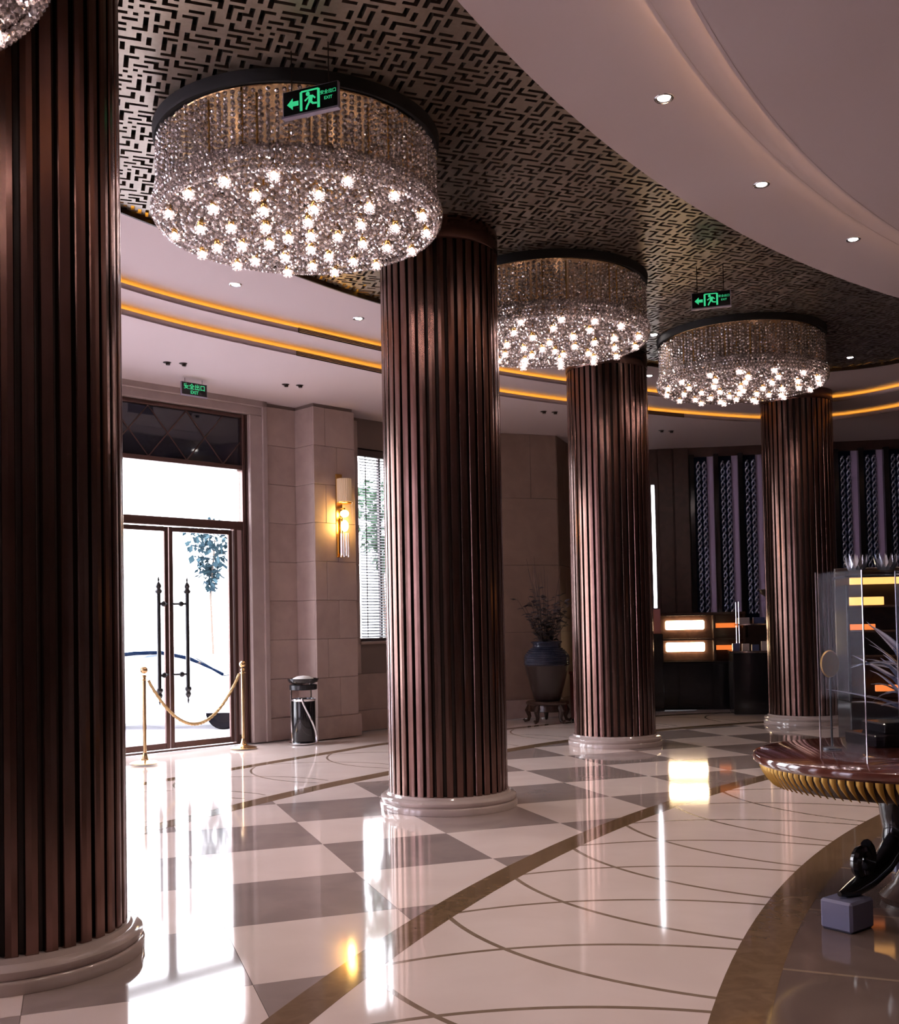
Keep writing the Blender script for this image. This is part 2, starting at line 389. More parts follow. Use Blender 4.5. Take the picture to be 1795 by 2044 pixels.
# interlaced circles inlaid between the two rings
def inlay_path(pts, w=0.014, z=0.0010):
    return MB().strip(offset(pts, -w), offset(pts, w), -0.01, z).obj('inlay_strip', 'inlay_marble', floor)
NA = math.degrees(0.905 / 15.6)
def clip_runs(pts, ok, w, z):
    seg = []
    for p in pts + [None]:
        if p is not None and ok(p): seg.append(p); continue
        if len(seg) > 4: inlay_path(seg, w, z)
        seg = []
for k in range(-3, 24):
    am = 187.6 - k*NA; rc = 14.17; rad = 1.974
    cx, cy = CI[0]+rc*math.cos(math.radians(am)), CI[1]+rc*math.sin(math.radians(am))
    clip_runs(arc((cx, cy), rad, am - 104, am + 104, 300), lambda p: 14.10 <= math.hypot(p[0]-CI[0], p[1]-CI[1]) <= 15.66, 0.014, 0.0008 + 0.00005*(k % 7))
for k in range(0, 16):   # the same figure along the wall side
    L_ = offset(FB_OUT, 0.04); q = 22 + k*4
    if q >= len(L_) - 2: break
    p0 = Vector(L_[q]); t = (Vector(L_[q+1]) - Vector(L_[q-1])).normalized(); nn = Vector((-t.y, t.x)); a0 = math.degrees(math.atan2(nn.y, nn.x))
    c = p0 + nn*0.45; pts = [p for p in arc((c.x, c.y), 1.25, a0-108, a0+108, 48) if side_out(p, FB_OUT) < -0.04 and side_out(p, FB_WALL) > 0.17]
    seg = []
    for p in pts:
        if seg and math.dist(p, seg[-1]) > 0.25:
            if len(seg) > 3: inlay_path(seg, 0.012, 0.0008 + 0.00005*(k % 7))
            seg = []
        seg.append(p)
    if len(seg) > 3: inlay_path(seg, 0.012, 0.0008 + 0.00005*(k % 7))

# ------------------------------------------------------------------ ceiling
ceiling = struct(MB().prism([(-9.4, -5.4), (13.4, -5.4), (13.4, 10.1), (9.7, 18.2), (2.2, 19.2)] + [(1.5, 17.4), wl(4.7, -0.25), wl(-8.0, -0.25)], 5.0, 5.2).obj('ceiling', 'black_backing'), 'stepped white ceiling around a bronze fretwork field')
def cpart(name, A, B, z0, z1, m): return MB().strip(A, B, z0, z1).obj(name, m, ceiling)
cpart('plaster_strip', LAT, offset(G1, 0.30), Z_STRIP, Z_STRIP + 0.12, 'white_plaster') if len(LAT) == len(G1) else None
def resample(pl, n):
    d = [0]
    for a, b in zip(pl, pl[1:]): d.append(d[-1] + math.dist(a, b))
    o = []; k = 0
    for i in range(n):
        s = d[-1]*i/(n-1)
        while k < len(d)-2 and d[k+1] < s: k += 1
        t = (s-d[k])/max(d[k+1]-d[k], 1e-9); o.append((pl[k][0]+(pl[k+1][0]-pl[k][0])*t, pl[k][1]+(pl[k+1][1]-pl[k][1])*t))
    return o
NS = 110
LATs, G1s, G2s = resample(LAT, NS), resample(G1, NS), resample(G2, NS)
if len(LAT) != len(G1): cpart('plaster_strip', LATs, offset(G1s, 0.30), Z_STRIP, Z_STRIP + 0.12, 'white_plaster')
cpart('lattice_fascia', offset(LATs, -0.02), LATs, Z_STRIP - 0.002, Z_LAT + 0.08, 'dark_bronze')
cpart('plaster_tier', G1s, offset(G2s, 0.30), Z_T2, Z_T2 + 0.02, 'white_plaster')
cpart('cove_lip', G1s, offset(G1s, 0.02), Z_T2 - 0.001, Z_T2 + 0.052, 'white_plaster')
cpart('cove_light', offset(G1s, 0.10), offset(G1s, 0.13), Z_T2 + 0.022, Z_T2 + 0.032, 'gold_led')
cpart('cove_lip', G2s, offset(G2s, 0.02), Z_OUT - 0.001, Z_OUT + 0.056, 'white_plaster')
cpart('cove_light', offset(G2s, 0.10), offset(G2s, 0.13), Z_OUT + 0.022, Z_OUT + 0.032, 'gold_led')
cpart('cove_light', offset(LATs, -0.06), offset(LATs, -0.09), Z_LAT + 0.045, Z_LAT + 0.05, 'gold_led')
MB().prism(G2s + [(10.5, 9.3), (10.5, 18), (2.3, 19.1), (1.6, 17.3), wl(4.65, -0.1), wl(-8.5, -0.1), (-9.3, 0.2)], Z_OUT, Z_OUT + 0.02).obj('plaster_outer', 'white_plaster', ceiling)
# inner rings over the centre of the lobby
AR = (96, 216)
def cring(name, r0, r1, z0, z1, m): return cpart(name, arc(CR, r0, *AR, 140), arc(CR, r1, *AR, 140), z0, z1, m)
cring('plaster_ring', 14.30, R_RING, Z_STRIP, Z_STRIP + 0.12, 'white_plaster')
cring('cove_lip', 14.53, 14.552, Z_T2 - 0.0215, Z_T2 + 0.02, 'white_plaster')
cring('plaster_ring', 14.05, 14.55, Z_T2 - 0.02, Z_T2, 'white_plaster')
cring('cove_light', 14.42, 14.45, Z_T2 + 0.008, Z_T2 + 0.018, 'warm_led')
cring('cove_lip', 14.29, 14.312, Z_T2 - 0.1115, Z_T2 - 0.07, 'white_plaster')
cring('plaster_centre', 1.0, 14.31, Z_T2 - 0.11, Z_T2 - 0.09, 'white_plaster')
cring('cove_light', 14.18, 14.21, Z_T2 - 0.082, Z_T2 - 0.072, 'warm_led')
# bronze fretwork panels
FU, FC = 24, 0.0282
rnd = random.Random(5)
def fret_grid():
    h = FU // 2; g = [[0]*FU for _ in range(FU)]
    def cells(x, y):   # four-fold pinwheel copies on the torus
        o = []
        for k in range(4):
            o.append((x % FU, y % FU)); x, y = -y + FU - 1, x
        return o
    def free(path, own):
        for x, y in path:
            for dx in (-1, 0, 1):
                for dy in (-1, 0, 1):
                    q = ((x+dx) % FU, (y+dy) % FU)
                    if g[q[1]][q[0]] and q not in own: return False
        return True
    SH = [[(1,0)]*5, [(1,0)]*4+[(0,1)]*2, [(0,1)]*2+[(1,0)]*4, [(1,0)]*2+[(0,1)]*2+[(1,0)]*2, [(0,1)]*4, [(1,0)]*3+[(0,-1)]*2, [(1,0)]*6, [(0,1)]*2+[(1,0)]*2, [(1,0)]*2, [(0,1)]*1, [(1,0)]*1, []]
    for si in (1, 3, 2, 6, 5, 0, 1, 3, 2, 4, 7, 5, 1, 3, 7, 8, 7, 8, 4, 9, 10, 9, 10, 7, 8, 10, 9, 8, 7, 10, 9, 11, 11, 11, 11, 11, 11):
        for tr in range(160):
            x, y = rnd.randrange(h)*1, rnd.randrange(h)*1; sg = rnd.choice((1, -1)); p = [(x, y)]
            for dx, dy in SH[si]: p.append((p[-1][0]+dx*sg, p[-1][1]+dy))
            allc = [cells(*q) for q in p]; copies = [[a[k] for a in allc] for k in range(4)]
            ok = True
            for c in copies:
                if not free(c, set()): ok = False
            st = [set(c) for c in copies]
            for a in range(4):
                for b in range(a+1, 4):
                    for (ax, ay) in st[a]:
                        for (bx, by) in st[b]:
                            ddx = min((ax-bx) % FU, (bx-ax) % FU); ddy = min((ay-by) % FU, (by-ay) % FU)
                            if ddx <= 1 and ddy <= 1: ok = False
            if ok:
                for c in copies:
                    for x_, y_ in c: g[y_][x_] = 1
    return g
G_ = fret_grid()
fm = MB(); dep = 0.035
def fp(i, j): p = E1*(i*FC) + N1*(j*FC); return (p.x, p.y)
for j in range(FU):
    i = 0
    while i < FU:
        if G_[j][i]: i += 1; continue
        k = i
        while k < FU and not G_[j][k]: k += 1
        a, b, c, d = fp(i, j), fp(k, j), fp(k, j+1), fp(i, j+1)
        fm.add([(*a, 0), (*b, 0), (*c, 0), (*d, 0)], [(0, 1, 2, 3)]); i = k
    for i in range(FU):
        if not G_[j][i]: continue
        for (di, dj, e0, e1) in ((-1, 0, (i, j), (i, j+1)), (1, 0, (i+1, j+1), (i+1, j)), (0, -1, (i+1, j), (i, j)), (0, 1, (i, j+1), (i+1, j+1))):
            if not G_[(j+dj) % FU][(i+di) % FU]:
                a, b = fp(*e0), fp(*e1); fm.add([(*a, 0), (*b, 0), (*b, dep), (*a, dep)], [(0, 1, 2, 3)])
fret_me = fm.mesh('fretwork_panel'); fret_me.materials.append(MATS['bronze_fret'])
PS = FU * FC
for i in range(-14, 22):
    for j in range(-26, 6):
        p = E1*(i*PS) + N1*(j*PS); c = p + E1*(PS/2) + N1*(PS/2)
        if c.y < 2.6 or c.y > 15 or c.x > 7.5 or c.x < -5.4: continue
        r = math.hypot(c.x-CR[0], c.y-CR[1])
        if r < R_RING - 0.42: continue
        if side_out((c.x, c.y), LAT) < -0.42: continue
        link('fretwork_panel', fret_me, ceiling, (p.x, p.y, Z_LAT))
MB().box(-9.2, -5.2, Z_LAT + 0.06, 13, 18, Z_LAT + 0.08).xf(lambda p: p).obj('fretwork_backing', 'black_backing', ceiling) if False else None
A2, B2 = resample(offset(LAT, 0.1), NS), arc(CR, R_RING - 0.1, 208, 112, NS - 1)
cpart('fretwork_backing', A2, B2, Z_LAT + 0.055, Z_LAT + 0.075, 'black_backing')

# ------------------------------------------------------------------ walls
def wall_mesh(mb, L, openings, z1, th=0.25, y0=0.0):   # local x along the wall, local y outwards
    xs = sorted({0, L, *[o[0] for o in openings], *[o[1] for o in openings]})
    for a, b in zip(xs, xs[1:]):
        ops = [o for o in openings if o[0] <= a + 1e-6 and o[1] >= b - 1e-6]
        if not ops: mb.box(a, y0, 0, b, y0 + th, z1)
        for o in ops:
            if o[2] > 0.01: mb.box(a, y0, 0, b, y0 + th, o[2])
            if o[3] < z1 - 0.01: mb.box(a, y0, o[3], b, y0 + th, z1)
    return mb
def blocks(parent, x0, x1, z0, z1, openings=(), ch=0.53, bl=0.92, y=0.0, th=0.022, mats=('limestone', 'limestone_light')):
    k = 0; z = z0
    while z < z1 - 0.05:
        zt = min(z + ch, z1); iv = [(x0, x1)]
        for o in openings:
            if o[2] < zt - 0.02 and o[3] > z + 0.02:
                nv = []
                for a, b in iv:
                    if o[1] <= a or o[0] >= b: nv.append((a, b)); continue
                    if a < o[0]: nv.append((a, o[0]))
                    if o[1] < b: nv.append((o[1], b))
                iv = nv
        for a, b in iv:
            xx = a; first = True
            while xx < b - 0.01:
                ln = bl if not (first and k % 2) else bl/2; first = False
                xe = min(xx + ln, b)
                if b - xe < 0.12: xe = b
                MB().bbox(xx + 0.002, y - th, z + 0.002, xe - 0.002, y + 0.01, zt - 0.002, 0.004).obj('stone_block', mats[(k*7 + int(xx*13)) % 2], parent)
                xx = xe
        z = zt; k += 1
ZW = 5.0
T0 = -8.0
wall_l = struct(link('wall_left', None, None, (*wl(T0), 0), W_ANG), 'limestone block wall with the glass entrance doors')
OP = [(-6.4 - T0, -4.5 - T0, 0.3, 4.1), (-4.1 - T0, -2.2 - T0, 0.3, 4.1), (-1.15 - T0, 1.15 - T0, 0.0, 4.39), (3.05 - T0, 4.30 - T0, 1.30, 4.15)]
wall_mesh(MB(), 4.6 - T0, OP, ZW).obj('wall_core', 'mortar', wall_l)
blocks(wall_l, -2.2 - T0, -1.42 - T0, 0.30, Z_OUT)
blocks(wall_l, 1.42 - T0, 1.92 - T0, 0.30, Z_OUT)
blocks(wall_l, 2.64 - T0, 4.6 - T0, 0.30, Z_OUT, [OP[3]])
MB().bbox(1.42 - T0, -0.05, 0, 1.92 - T0, 0.01, 0.30, 0.008).obj('baseboard', 'limestone', wall_l)
MB().bbox(2.64 - T0, -0.05, 0, 4.6 - T0, 0.01, 0.30, 0.008).obj('baseboard', 'limestone', wall_l)
# stone surround of the doorway
sm = MB()
for s_ in (-1, 1):
    a, b = sorted((s_*1.15, s_*1.42)); sm.bbox(a - T0, -0.06, 0, b - T0, 0.02, 4.39, 0.01)
    a, b = sorted((s_*1.34, s_*1.42)); sm.bbox(a - T0, -0.085, 0, b - T0, -0.05, 4.62, 0.01)
sm.bbox(-1.42 - T0, -0.06, 4.39, 1.42 - T0, 0.02, 4.62, 0.01)
sm.bbox(-1.42 - T0, -0.085, 4.50, 1.42 - T0, -0.05, 4.62, 0.01)
sm.obj('door_surround', 'surround_stone', wall_l)
# pier that carries the wall lamp
pier = struct(link('wall_pier', None, None, (*wl(1.92, 0.0), 0), W_ANG), 'projecting limestone pier with a gold wall lamp')
MB().box(0.02, -0.42, 0, 0.70, 0.0, ZW).obj('pier_core', 'mortar', pier)
blocks(pier, 0, 0.72, 0.30, Z_OUT, y=-0.42, bl=0.40)
for k in range(9):
    z0 = 0.30 + 0.53*k; z1 = min(z0 + 0.53, Z_OUT)
    if z1 - z0 < 0.05: continue
    for xx in (-0.002, 0.70): MB().bbox(xx, -0.42, z0 + 0.002, xx + 0.022, -0.002, z1 - 0.002, 0.004).obj('stone_block', 'limestone', pier)
MB().bbox(-0.03, -0.475, 0, 0.75, 0.0, 0.30, 0.01).obj('baseboard', 'limestone', pier)
# angled face behind the vase
def seg_wall(name, p0, p1, openings=(), label=None, th=0.25, core='mortar'):
    a = Vector(p0); b = Vector(p1); L = (b-a).length; ang = math.atan2(b.y-a.y, b.x-a.x)
    o = struct(link(name, None, None, (*p0, 0), ang), label)
    wall_mesh(MB(), L, openings, ZW, th).obj('wall_core', core, o)
    return o, L
w2, L2 = seg_wall('wall_angle', wl(4.6), (1.78, 17.15), label='plain limestone wall face behind the tall vase')
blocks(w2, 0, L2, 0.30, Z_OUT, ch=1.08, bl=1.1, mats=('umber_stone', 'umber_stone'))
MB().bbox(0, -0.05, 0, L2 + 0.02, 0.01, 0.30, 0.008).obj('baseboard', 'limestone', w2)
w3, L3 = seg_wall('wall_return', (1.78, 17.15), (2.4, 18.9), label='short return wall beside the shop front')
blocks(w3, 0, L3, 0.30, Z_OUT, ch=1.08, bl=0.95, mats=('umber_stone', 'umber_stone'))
# back wall with narrow tall windows between dark posts
BW0, BW1 = Vector((2.4, 18.9)), Vector((9.5, 17.9))
BL = (BW1-BW0).length
slits = [(1.25, 1.31, 1.75, 3.95)]
bays = [2.0, 2.42, 2.84, 3.26, 4.45, 4.87, 5.29, 5.71]
ops = slits + [(b, b + 0.34, 1.5, 4.42) for b in bays]
wb, _ = seg_wall('wall_back', BW0, BW1, ops, 'dark timber wall with tall narrow windows', core='panel_wood')
k = 0.0
for a in (0.0, 0.31, 0.62, 0.93, 1.36, 1.64): MB().bbox(a + 0.01, -0.035, 0.05, a + 0.27, 0.005, Z_OUT, 0.008).obj('timber_panel', 'panel_wood', wb)
for a in (3.70, 3.95, 4.2, 6.15, 6.5, 6.85): MB().bbox(a + 0.01, -0.035, 0.05, a + 0.23, 0.005, Z_OUT, 0.008).obj('timber_panel', 'panel_wood', wb)
for b in bays:
    MB().bbox(b - 0.085, -0.10, 1.2, b + 0.005, 0.02, 4.45, 0.008).obj('window_post', 'black_lacquer', wb)
wr, _ = seg_wall('wall_right', (9.5, 17.9), (13, 10), label='dark end wall', core='panel_wood')
seg_wall('wall_far_right', (13, 10), (13, -5), label='dark timber side wall out of view', core='panel_wood')
seg_wall('wall_rear', (13, -5), (-9, -5), label='dark timber wall behind the viewer', core='panel_wood')
SOPS = [(5.4, 7.3, 0.3, 4.3), (7.8, 9.7, 0.3, 4.3), (10.2, 12.1, 0.3, 4.3)]
seg_wall('wall_side', (-9, -5), ROOM[1], SOPS, label='pale near wall with windows behind added sheers', core='limestone')

# ------------------------------------------------------------------ entrance doors
door = struct(link('door_1', None, None, (*wl(0), 0), W_ANG), 'tall glazed double entrance door in a bronze frame')
fr = MB()
for s_ in (-1, 1):
    a, b = sorted((s_*1.13, s_*1.15)); fr.box(a, 0.0, 0, b, 0.22, 4.39)
    a, b = sorted((s_*0.95, s_*1.00)); fr.bbox(a, 0.04, 0, b, 0.14, 2.86, 0.006)
    a, b = sorted((s_*1.08, s_*1.13)); fr.bbox(a, 0.02, 0, b, 0.16, 4.39, 0.006)
fr.bbox(-1.13, 0.03, 2.84, 1.13, 0.15, 2.95, 0.008)
fr.bbox(-1.08, 0.02, 3.64, 1.08, 0.16, 3.70, 0.006)
fr.bbox(-1.08, 0.02, 4.34, 1.08, 0.16, 4.39, 0.006)
fr.bbox(-1.13, 0.02, 0.0, 1.13, 0.18, 0.022, 0.004)
fr.obj('door_frame', 'frame_bronze', door)
for s_ in (-1, 1):
    a, b = sorted((s_*1.00, s_*1.08)); MB().bbox(a, 0.055, 0.12, b, 0.10, 2.84, 0.006).obj('jamb_panel', 'jamb_lit_rose', door)
    MB().box(a, 0.05, 0.022, b, 0.12, 0.12).obj('jamb_foot', 'frame_bronze', door)
MB().box(-1.08, 0.085, 2.95, 1.08, 0.095, 3.64).obj('transom_glass', 'pane_glass', door)
for a, b in ((-0.94, -0.006), (0.006, 0.94)):
    lf = MB(); lf.bbox(a, 0.07, 0.03, a + 0.055, 0.115, 2.83, 0.006); lf.bbox(b - 0.055, 0.07, 0.03, b, 0.115, 2.83, 0.006)
    lf.bbox(a + 0.055, 0.07, 0.03, b - 0.055, 0.115, 0.105, 0.006); lf.bbox(a + 0.055, 0.07, 2.77, b - 0.055, 0.115, 2.83, 0.006)
    leaf = lf.obj('door_leaf', 'frame_bronze', door)
    MB().box(a + 0.055, 0.088, 0.105, b - 0.055, 0.098, 2.77).obj('glass', 'pane_glass', leaf)
    s_ = 1 if a > 0 else -1; hx = s_*0.20; h = MB()
    h.tube([(hx, -0.02, 0.80), (hx, -0.02, 1.98)], 0.025, 10)
    for zc, d in ((0.80, -1), (1.98, 1)):
        h.lathe([(0.0, 0), (0.030, 0.0), (0.034, 0.02), (0.022, 0.05), (0.030, 0.08), (0.022, 0.11), (0.010, 0.14), (0.016, 0.165), (0.006, 0.20), (0.0, 0.23)], 12, (0, 0, 0)) if False else None
        prof = [(0.0, 0), (0.038, 0.001), (0.046, 0.03), (0.026, 0.06), (0.038, 0.09), (0.026, 0.12), (0.008, 0.145), (0.014, 0.17), (0.004, 0.21), (0.0, 0.22)]
        h.lathe([(r, d*z) for r, z in prof], 12, (hx, -0.02, zc), cap=False)
    for zc in (0.96, 1.85):
        h.ball((s_*0.125, 0.0, zc), 0.036, 10, 6); h.tube([(hx, -0.02, zc), (s_*0.03, 0.06, zc)], 0.014, 8)
    h.obj('pull_handle', 'black_metal', leaf, True)
hp = struct(MB().box(-1.08, 0.07, 3.70, 1.08, 0.09, 4.34).obj('header_panel', 'black_mirror', door)); del hp['kind']
for k in range(-1, 5):   # black mirror lozenges: bevelled strips crossing the header
    for sg in (-1, 1):
        x0 = -1.35 + k*0.54; x1 = x0 + sg*0.54
        m_ = MB(); a = Vector((x0, 3.70)); b = Vector((x1, 4.34)); t = (b-a).normalized(); n_ = Vector((-t.y, t.x))*0.007
        if min(x0, x1) < -1.08 or max(x0, x1) > 1.08:
            lo, hi = 0.0, 1.0
            for lim, cmp_ in ((-1.08, -1), (1.08, 1)):
                if (x1-x0) != 0:
                    tt = (lim-x0)/(x1-x0)
                    if 0 < tt < 1:
                        if (x1 - lim)*cmp_ > 0: hi = min(hi, tt)
                        else: lo = max(lo, tt)
                elif (x0-lim)*cmp_ > 0: lo = hi
            if (min(x0, x1) > 1.08) or (max(x0, x1) < -1.08) or hi - lo < 0.05: continue
            a, b = a + (b-a)*lo, a + (b-a)*hi
        P4 = [a-n_, b-n_, b+n_, a+n_]
        m_.add([(p.x, 0.062, p.y) for p in P4] + [(p.x, 0.072, p.y) for p in P4], [(0,1,2,3), (7,6,5,4), (0,4,5,1), (1,5,6,2), (2,6,7,3), (3,7,4,0)])
        m_.obj('lozenge_strip', 'frame_bronze', hp)

# window with venetian blind
win = struct(link('window_1', None, None, (*wl(3.05), 0), W_ANG), 'tall window with a white venetian blind beside the wall lamp')
wf = MB()
for a, b in ((0, 0.05), (1.20, 1.25)): wf.bbox(a, 0.05, 1.30, b, 0.17, 4.15, 0.006)
wf.bbox(0.05, 0.05, 4.10, 1.20, 0.17, 4.15, 0.006); wf.bbox(0.05, 0.05, 1.30, 1.20, 0.17, 1.35, 0.006); wf.bbox(0.50, 0.10, 1.35, 0.54, 0.16, 4.10, 0.006)
wf.obj('window_frame', 'window_frame', win)
MB().box(0.05, 0.135, 1.35, 1.20, 0.143, 4.10).obj('pane', 'pane_glass', win)
MB().bbox(-0.02, -0.06, 1.26, 1.27, 0.06, 1.30, 0.006).obj('window_sill', 'limestone', win)
MB().bbox(0.03, 0.0, 4.03, 1.22, 0.06, 4.13, 0.006).obj('blind_headrail', 'window_frame', win)
sl = MB().box(0.06, -0.022, -0.0012, 1.19, 0.022, 0.0012)
sl.xf(lambda p: (p[0], p[1]*math.cos(0.55) - p[2]*math.sin(0.55), p[1]*math.sin(0.55) + p[2]*math.cos(0.55)))
slm = sl.mesh('slat'); slm.materials.append(MATS['blind_backlit'])
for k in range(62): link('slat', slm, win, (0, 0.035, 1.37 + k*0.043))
for x in (0.16, 0.62, 1.09): MB().box(x - 0.008, 0.006, 1.36, x + 0.008, 0.008, 4.05).obj('blind_tape', 'blind_backlit', win)
# side windows further along the wall: frames and panes
for q, (a, b) in enumerate(((-6.4, -4.5), (-4.1, -2.2))):
    w_ = struct(link('window_%d' % (q + 2), None, None, (*wl(a), 0), W_ANG), 'tall side window %s the large fluted column' % ('beyond' if q else 'well beyond'))
    f_ = MB(); L = b - a
    for x0, x1 in ((0, 0.06), (L/2-0.03, L/2+0.03), (L-0.06, L)): f_.bbox(x0, 0.06, 0.3, x1, 0.16, 4.1, 0.006)
    f_.bbox(0, 0.06, 4.04, L, 0.16, 4.1, 0.006); f_.bbox(0, 0.06, 0.3, L, 0.16, 0.36, 0.006); f_.obj('window_frame', 'window_frame', w_)
    for x0, x1 in ((0.06, L/2-0.03), (L/2+0.03, L-0.06)): MB().box(x0, 0.10, 0.36, x1, 0.108, 4.04).obj('pane', 'pane_glass', w_)

for q, (a, b, z0, z1) in enumerate(SOPS):
    w_ = struct(link('window_%d' % (q + 13), None, None, (-9, -5 + a, 0), PI/2), 'side window outside the picture with an added sheer, %s' % ('nearest the rear', 'the middle one', 'nearest the doors')[q]); L = b - a; f_ = MB()
    for x0, x1 in ((0, 0.06), (L-0.06, L)): f_.bbox(x0, 0.06, z0, x1, 0.16, z1, 0.006)
    f_.bbox(0.06, 0.06, z1 - 0.06, L - 0.06, 0.16, z1, 0.006); f_.bbox(0.06, 0.06, z0, L - 0.06, 0.16, z0 + 0.06, 0.006); f_.obj('window_frame', 'window_frame', w_)
    MB().box(0.0, 0.02, z0, L, 0.03, z1).obj('added_sheer', 'sheer', w_)  # unseen sheer added to hold down the window brightness
# back windows: pane, curtain strip and twisted strands
B_ANG = math.atan2(BW1.y-BW0.y, BW1.x-BW0.x)
def bwl(t, o=0.0): d = (BW1-BW0).normalized(); n = Vector((d.y, -d.x)); p = BW0 + d*t + n*o; return (p.x, p.y)
s_me = MB()
for ph in (0, PI):
    s_me.tube([(0.030*math.cos(ph + k*0.55), 0.030*math.sin(ph + k*0.55), 0.02*k) for k in range(136)], 0.018, 5)
strand_me = s_me.mesh('strand'); strand_me.materials.append(MATS['blue_crystal'])
strand_me.polygons.foreach_set('use_smooth', [True]*len(strand_me.polygons))
wn = 4
for i, b in enumerate(bays):
    w_ = struct(link('window_%d' % wn, None, None, (*bwl(b), 0), B_ANG), 'narrow back window with twisted strands, %s counted from the bright window slit' % ('first', 'second', 'third', 'fourth', 'fifth', 'sixth', 'seventh', 'eighth')[i]); wn += 1
    MB().box(0, 0.12, 1.5, 0.34, 0.128, 4.42).obj('pane', 'pane_glass', w_)
    MB().box(0.235, 0.03, 1.49, 0.345, 0.045, 4.43).obj('curtain_strip', 'curtain', w_)
    MB().box(-0.01, 0.06, 1.49, 0.25, 0.075, 4.43).obj('dark_screen', 'blue_screen', w_)
    for x in (0.075, 0.18): link('strand', strand_me, w_, (x, -0.035, 1.62))
w_ = struct(link('window_%d' % wn, None, None, (*bwl(1.24), 0), B_ANG), 'bright window slit beside the third fluted column')
MB().box(0, 0.12, 1.75, 0.10, 0.128, 3.95).obj('pane', 'pane_glass', w_)
MB().box(-0.02, -0.02, 1.70, 0.12, 0.12, 1.75).obj('window_sill', 'window_frame', w_)

# ------------------------------------------------------------------ fluted columns
NST = 38
st_prof = [(-0.0285, 0.455), (-0.0285, 0.492), (-0.025, 0.498), (0.0, 0.500), (0.025, 0.498), (0.0285, 0.492), (0.0285, 0.455)]
st = MB(); n = len(st_prof)
st.add([(x, -r, 0.135) for x, r in st_prof] + [(x, -r, 4.64) for x, r in st_prof],
       [(i, i+1, n+i+1, n+i) for i in range(n-1)] + [tuple(range(n))[::-1], tuple(range(n, 2*n))])
stave_me = st.mesh('stave'); stave_me.materials.append(MATS['copper'])
core_me = MB().lathe([(0.462, 0.10), (0.462, 4.66)], 64).mesh('core'); core_me.materials.append(MATS['dark_groove'])
cap_me = MB().lathe([(0.44, 4.63), (0.503, 4.635), (0.508, 4.65), (0.508, 4.80), (0.50, Z_LAT), (0.44, Z_LAT + 0.01)], 72).mesh('capital'); cap_me.materials.append(MATS['copper'])
plinth_me = MB().lathe([(0.40, 0.001), (0.578, 0.001), (0.580, 0.045), (0.572, 0.056), (0.562, 0.06), (0.572, 0.075), (0.570, 0.095), (0.552, 0.110), (0.525, 0.116), (0.519, 0.125), (0.513, 0.136), (0.44, 0.138)], 72).mesh('plinth'); plinth_me.materials.append(MATS['plinth_marble'])
for m_ in (core_me, cap_me, plinth_me):
    m_.polygons.foreach_set('use_smooth', [True]*len(m_.polygons)); m_.set_sharp_from_angle(angle=math.radians(40))
COLS = [((-2.055, 4.95), 'huge fluted copper column cut by the left frame edge'), ((-0.04, 8.9), 'fluted copper column standing in the middle on checker tiles'),
        ((2.02, 13.1), 'third fluted copper column, beside the tall vase'), ((5.12, 15.3), 'farthest fluted copper column, behind the round table')]
for (x, y), lab in COLS:
    c = thing('column', lab, 'column', (x, y, 0), 0.03, 'fluted copper columns')
    link('core', core_me, c); link('capital', cap_me, c); link('plinth', plinth_me, c)
    for k in range(NST): link('stave', stave_me, c, rz=2*PI*k/NST)

# ------------------------------------------------------------------ crystal chandeliers
R_CH, H_CH = 0.94, 0.62
cr = random.Random(11)
def beads(mb, x, y, z0, z1, r, gap):
    z = z0
    while z > z1:
        rr = r*cr.uniform(0.85, 1.12); mb.ico((x + cr.uniform(-.002, .002), y + cr.uniform(-.002, .002), z), rr, rnd=cr); z -= gap
cur = MB()
for rad, nst, r, gap, zb in ((0.935, 128, 0.0158, 0.034, -0.50), (0.86, 96, 0.016, 0.038, -0.52), (0.70, 64, 0.017, 0.046, -0.52)):
    for k in range(nst):
        a = 2*PI*(k + cr.uniform(-.12, .12))/nst; beads(cur, rad*math.cos(a), rad*math.sin(a), -0.10 - cr.uniform(0, .03), zb - cr.uniform(0, .04), r, gap)
cur_me = cur.mesh('crystal_curtain'); cur_me.materials.append(MATS['crystal'])
fri = MB()
for q in range(9):
    a_ = PI*(-0.5 + q/8*1.25); rr_, zz = 0.925 + 0.042*math.cos(a_), -0.52 + 0.075*math.sin(a_)
    nb = 170
    for k in range(nb):
        a = 2*PI*(k + 0.5*(q % 2))/nb; fri.ico((rr_*math.cos(a), rr_*math.sin(a), zz), 0.0155, rnd=cr)
fri_me = fri.mesh('crystal_fringe'); fri_me.materials.append(MATS['crystal'])
bed = MB()
for q, rad in enumerate([0.88 - 0.052*i for i in range(17)]):
    if rad < 0.02: continue
    nb = max(4, int(2*PI*rad/0.054)); zb = -0.56 - 0.05*(1 - (rad/0.94)**2)
    for k in range(nb):
        a = 2*PI*(k + 0.5*(q % 2))/nb
        bed.ico((rad*math.cos(a), rad*math.sin(a), zb + cr.uniform(-.012, .012)), 0.021*cr.uniform(.85, 1.1), rnd=cr)
        if k % 2 == 0: beads(bed, (rad - .02)*math.cos(a), (rad - .02)*math.sin(a), zb + 0.12, zb + 0.02, 0.014, 0.032)
bed_me = bed.mesh('crystal_bed'); bed_me.materials.append(MATS['crystal'])
can_me = MB().lathe([(0.0, -0.05), (0.90, -0.05), (0.93, -0.072), (0.952, -0.075), (0.960, -0.06), (0.965, 0.0), (0.9, 0.005)], 72, cap=False).mesh('canopy'); can_me.materials.append(MATS['black_backing'])  # canopy coloured black to carry the shade above the crystals
plate_me = MB().lathe([(0.0, -0.062), (0.88, -0.062), (0.885, -0.056)], 72, cap=False).mesh('mirror_plate'); plate_me.materials.append(MATS['brass'])
